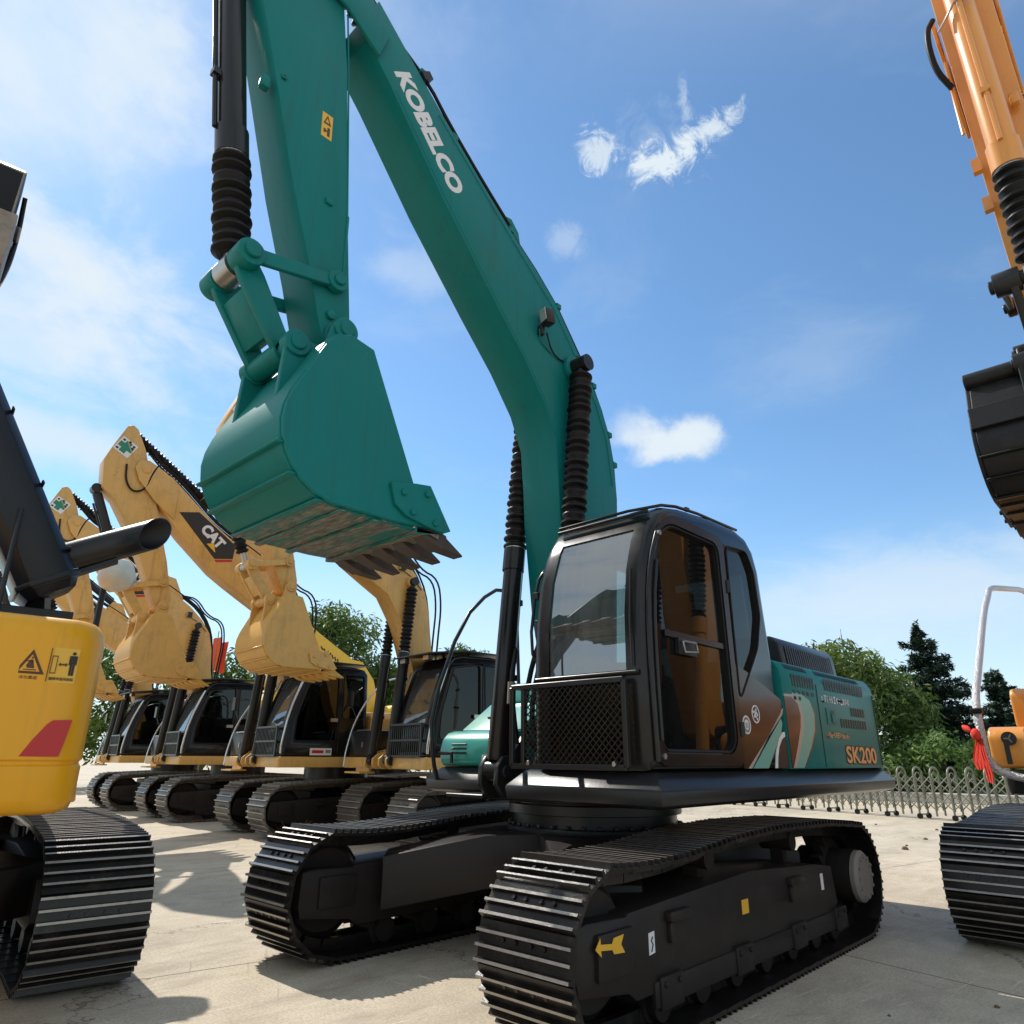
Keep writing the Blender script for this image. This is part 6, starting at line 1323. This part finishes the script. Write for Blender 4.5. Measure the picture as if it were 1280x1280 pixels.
broad_tree('broadleaf_tree', 'darker green tree right of the faded yellow boom, behind the cab row', (-15.0, -22.0, 0), 5.4, 2.4, 2.4, .5, 60, 130, .16, M['leaf_a'], TG)

def cedar(label, loc, height, spread, seed):
    rn = np.random.default_rng(seed); root = thing('cedar_tree', label, 'tree', loc, 0, 'cedars behind the folding gate')
    tk = MB(); tk.lathe((0, 0, -.1), (0, 0, height), [(0, .26), (height * .5, .15), (height * .97, .02), (height * .99, .005)], M['bark'], 9)
    C, N, V = [], [], []
    nl = 26
    for i in range(nl):
        f = (i + rn.uniform(-.3, .3)) / nl; z0 = z = height * (.14 + .85 * f); L0 = spread * (1 - f) ** .75 * (1 if f > .12 else .8) + .12
        for k in range(int(6 if f < .7 else 5)):
            if rn.random() < .22: continue
            a = 2 * math.pi * (k + rn.random()) / 6 * (1 if f < .7 else 1.5); L = L0 * rn.uniform(.45, 1.2); dr = np.array([math.cos(a), math.sin(a), 0]); rise = rn.uniform(-.10, .26); z = z0 + rn.uniform(-.2, .2)
            end = dr * L + np.array([0, 0, z + rise * L]); tk.tube([(0, 0, z - .1), tuple(dr * L * .5 + np.array([0, 0, z + rise * L * .3])), tuple(end)], .03, M['bark'], 5)
            m = int(190 * L / spread * 1.5) + 30; t = rn.uniform(.12, 1.05, m) ** .8; side = np.array([-dr[1], dr[0], 0]); w = .30 * L * np.sin(np.clip(t, 0, 1) * 2.6) + .06
            s_ = rn.uniform(-1, 1, m) * w; zz = z + rise * L * t - .05 * np.abs(s_) + rn.normal(0, .07, m) - .16 * rn.random(m) ** 2
            C.append(np.stack([dr[0] * L * t + side[0] * s_, dr[1] * L * t + side[1] * s_, zz], 1)); N.append(np.tile([0, 0, 1.], (m, 1))); V.append(np.full(m, rn.uniform(.15, .75)))
    C = np.concatenate(C); tk.build('trunk', root, 0, smooth=60, weld=0)
    leaf_mesh('crown', C, np.concatenate(N), .15, M['needle'], root, np.concatenate(V), .5, .5)
    return root
cedar('tall dark cedar with layered branches standing behind the folding gate', (-32.6, -4.9, 0), 7.6, 2.5, 3)
cedar('lower dark cedar behind the silver wrapped handrail of the orange excavator', (-40.5, -3.4, 0), 6.0, 2.4, 9)
cedar('low dark cedar filling the gap beside the tall cedar trunk', (-38.0, -6.3, 0), 4.8, 2.6, 12)

SH = ['pale flowering shrub nearest the teal counterweight, behind the folding gate', 'bushy green shrub behind the folding gate, below the round tree', 'pale tipped shrub below the tall cedar', 'green shrub behind the gate, left of the red rag', 'green shrub directly behind the red rag', 'green shrub behind the handrail of the orange excavator', 'green shrub hidden partly by the orange tool box', 'green shrub farthest right behind the orange excavator']
for i in range(8):
    y = -8.4 + i * 1.75; broad_tree('shrub', SH[i], (-25.2 + RNG.uniform(-.5, .5), y, 0), RNG.uniform(2.3, 2.95), 1.3, 1.2, .05, 30, 90, .12, M['shrubleaf'], 'shrubs behind the kerb', .04)['category'] = 'shrub'
kb = MB(); kb.prism([(-23.95, -14), (-23.95, 12), (-23.6, 12), (-23.6, -14)], 0, .32, M['kerb'], 'xy'); kb.prism([(-60, -14), (-60, 12), (-23.952, 12), (-23.952, -14)], 0, .22, M['soil'] if 'soil' in M else M['bark'], 'xy')
k_ = kb.build('kerb', None, .02, 1); tag(k_, 'long low pale concrete kerb edging the planted bed behind the gate', 'kerb')

# folding gate
gate = thing('folding_gate', 'silver collapsible folding gate on small wheels across the back of the yard', 'gate', (-17.55, -8.1, 0), math.atan2(.965, .262))
NG = 28; sp = .42
def loop_mb():
    g = MB(); w = .19; H = 1.2; g.tube([(0, -w, .08), (0, -w, H - .18)] + [(0, w * math.cos(R(180 - a)), H - .18 + .18 * math.sin(R(a))) for a in range(0, 181, 20)] + [(0, w, H - .18), (0, w, .08)], .024, M['galv'], 8)
    g.tube([(0, -w + .07, .2), (0, -w + .07, H - .25)] + [(0, (w - .07) * math.cos(R(180 - a)), H - .25 + .13 * math.sin(R(a))) for a in range(0, 181, 30)] + [(0, w - .07, .2)], .012, M['galv'], 6); return g
lp = loop_mb().build('gate_loop', gate, 0, smooth=70, weld=0)
xbs = []
for yy in (-.19, .19):
    xb = MB()
    for z0, z1 in ((.22, .62), (.62, .22), (.62, 1.0), (1.0, .62)): xb.tube([(0, yy, z0), (sp, yy, z1)], .013, M['galv'], 6)
    xb.tube([(0, yy, .2), (0, yy, 1.0)], .011, M['galv'], 6)
    xbs.append(xb.build('scissor_link', gate, 0, weld=0))
wh = MB(); wh.cyl((0, -.22, .065), (0, -.17, .065), .065, M['rubber'], 12); wh.cyl((0, .17, .065), (0, .22, .065), .065, M['rubber'], 12); wh.box((0, 0, .1), (.03, .4, .03), M['galv']); wh_o = wh.build('gate_wheel', gate, 0, weld=0)
for i in range(1, NG):
    for src in (lp, *xbs, wh_o):
        if src is wh_o and i % 2: continue
        c = src.copy(); COL.objects.link(c); c.parent = gate; c.location = (i * sp, 0, 0)

# far mast, stones, twigs
for i, (x, y, h) in enumerate(((-58.3, -16.6, 11.6), (-60.5, -14.4, 9.4))):
    pm = MB(); pm.cyl((0, 0, 0), (0, 0, h), .07, M['galv'], 8, .04); pm.beam((0, -.5, h * .94), (0, .5, h * .94), .05, .05, M['galv']); pm.cyl((0, 0, h), (0, 0, h + .5), .02, M['galv'], 6)
    tag(pm.build('radio_mast', None, 0, smooth=0, weld=0, loc=(x, y, 0)), ['thin grey mast rising above the round tree', 'shorter thin grey mast beside the first above the round tree'][i], 'mast')
stn = MB(); r4 = random.Random(8)
for i in range(20):
    x, y = r4.uniform(-13, -5), r4.uniform(-3.5, 1.2); s_ = r4.uniform(.015, .055); stn.lathe((x, y, 0), (x, y, s_ * 1.2), [(0, s_ * 1.1), (s_ * .5, s_ * r4.uniform(.8, 1.2)), (s_ * .95, s_ * .5)], M['twig'], 6)
for i in range(14):
    x, y = r4.uniform(-1, 3), r4.uniform(2.0, 3.4); s_ = r4.uniform(.008, .02); stn.lathe((x, y, 0), (x, y, s_ * 1.2), [(0, s_), (s_ * .5, s_ * 1.1), (s_ * .9, s_ * .5)], M['twig'], 6)
tag(stn.build('debris', None, 0, smooth=0, weld=0), None, None, None, 'stuff')
tw = MB()
for i in range(34):
    a = r4.uniform(0, 6.28); L = r4.uniform(.12, .34); tw.tube([(0, 0, 0), (math.cos(a) * L * .5, math.sin(a) * L * .5, r4.uniform(.05, .2)), (math.cos(a) * L, math.sin(a) * L, r4.uniform(.0, .32))], .0045, M['twig'], 4)
tag(tw.build('twig_bundle', None, 0, smooth=0, weld=0, loc=(-2.0, -7.9, .0)), 'small heap of dry twigs on the ground by the front of a faded yellow track', 'twigs')
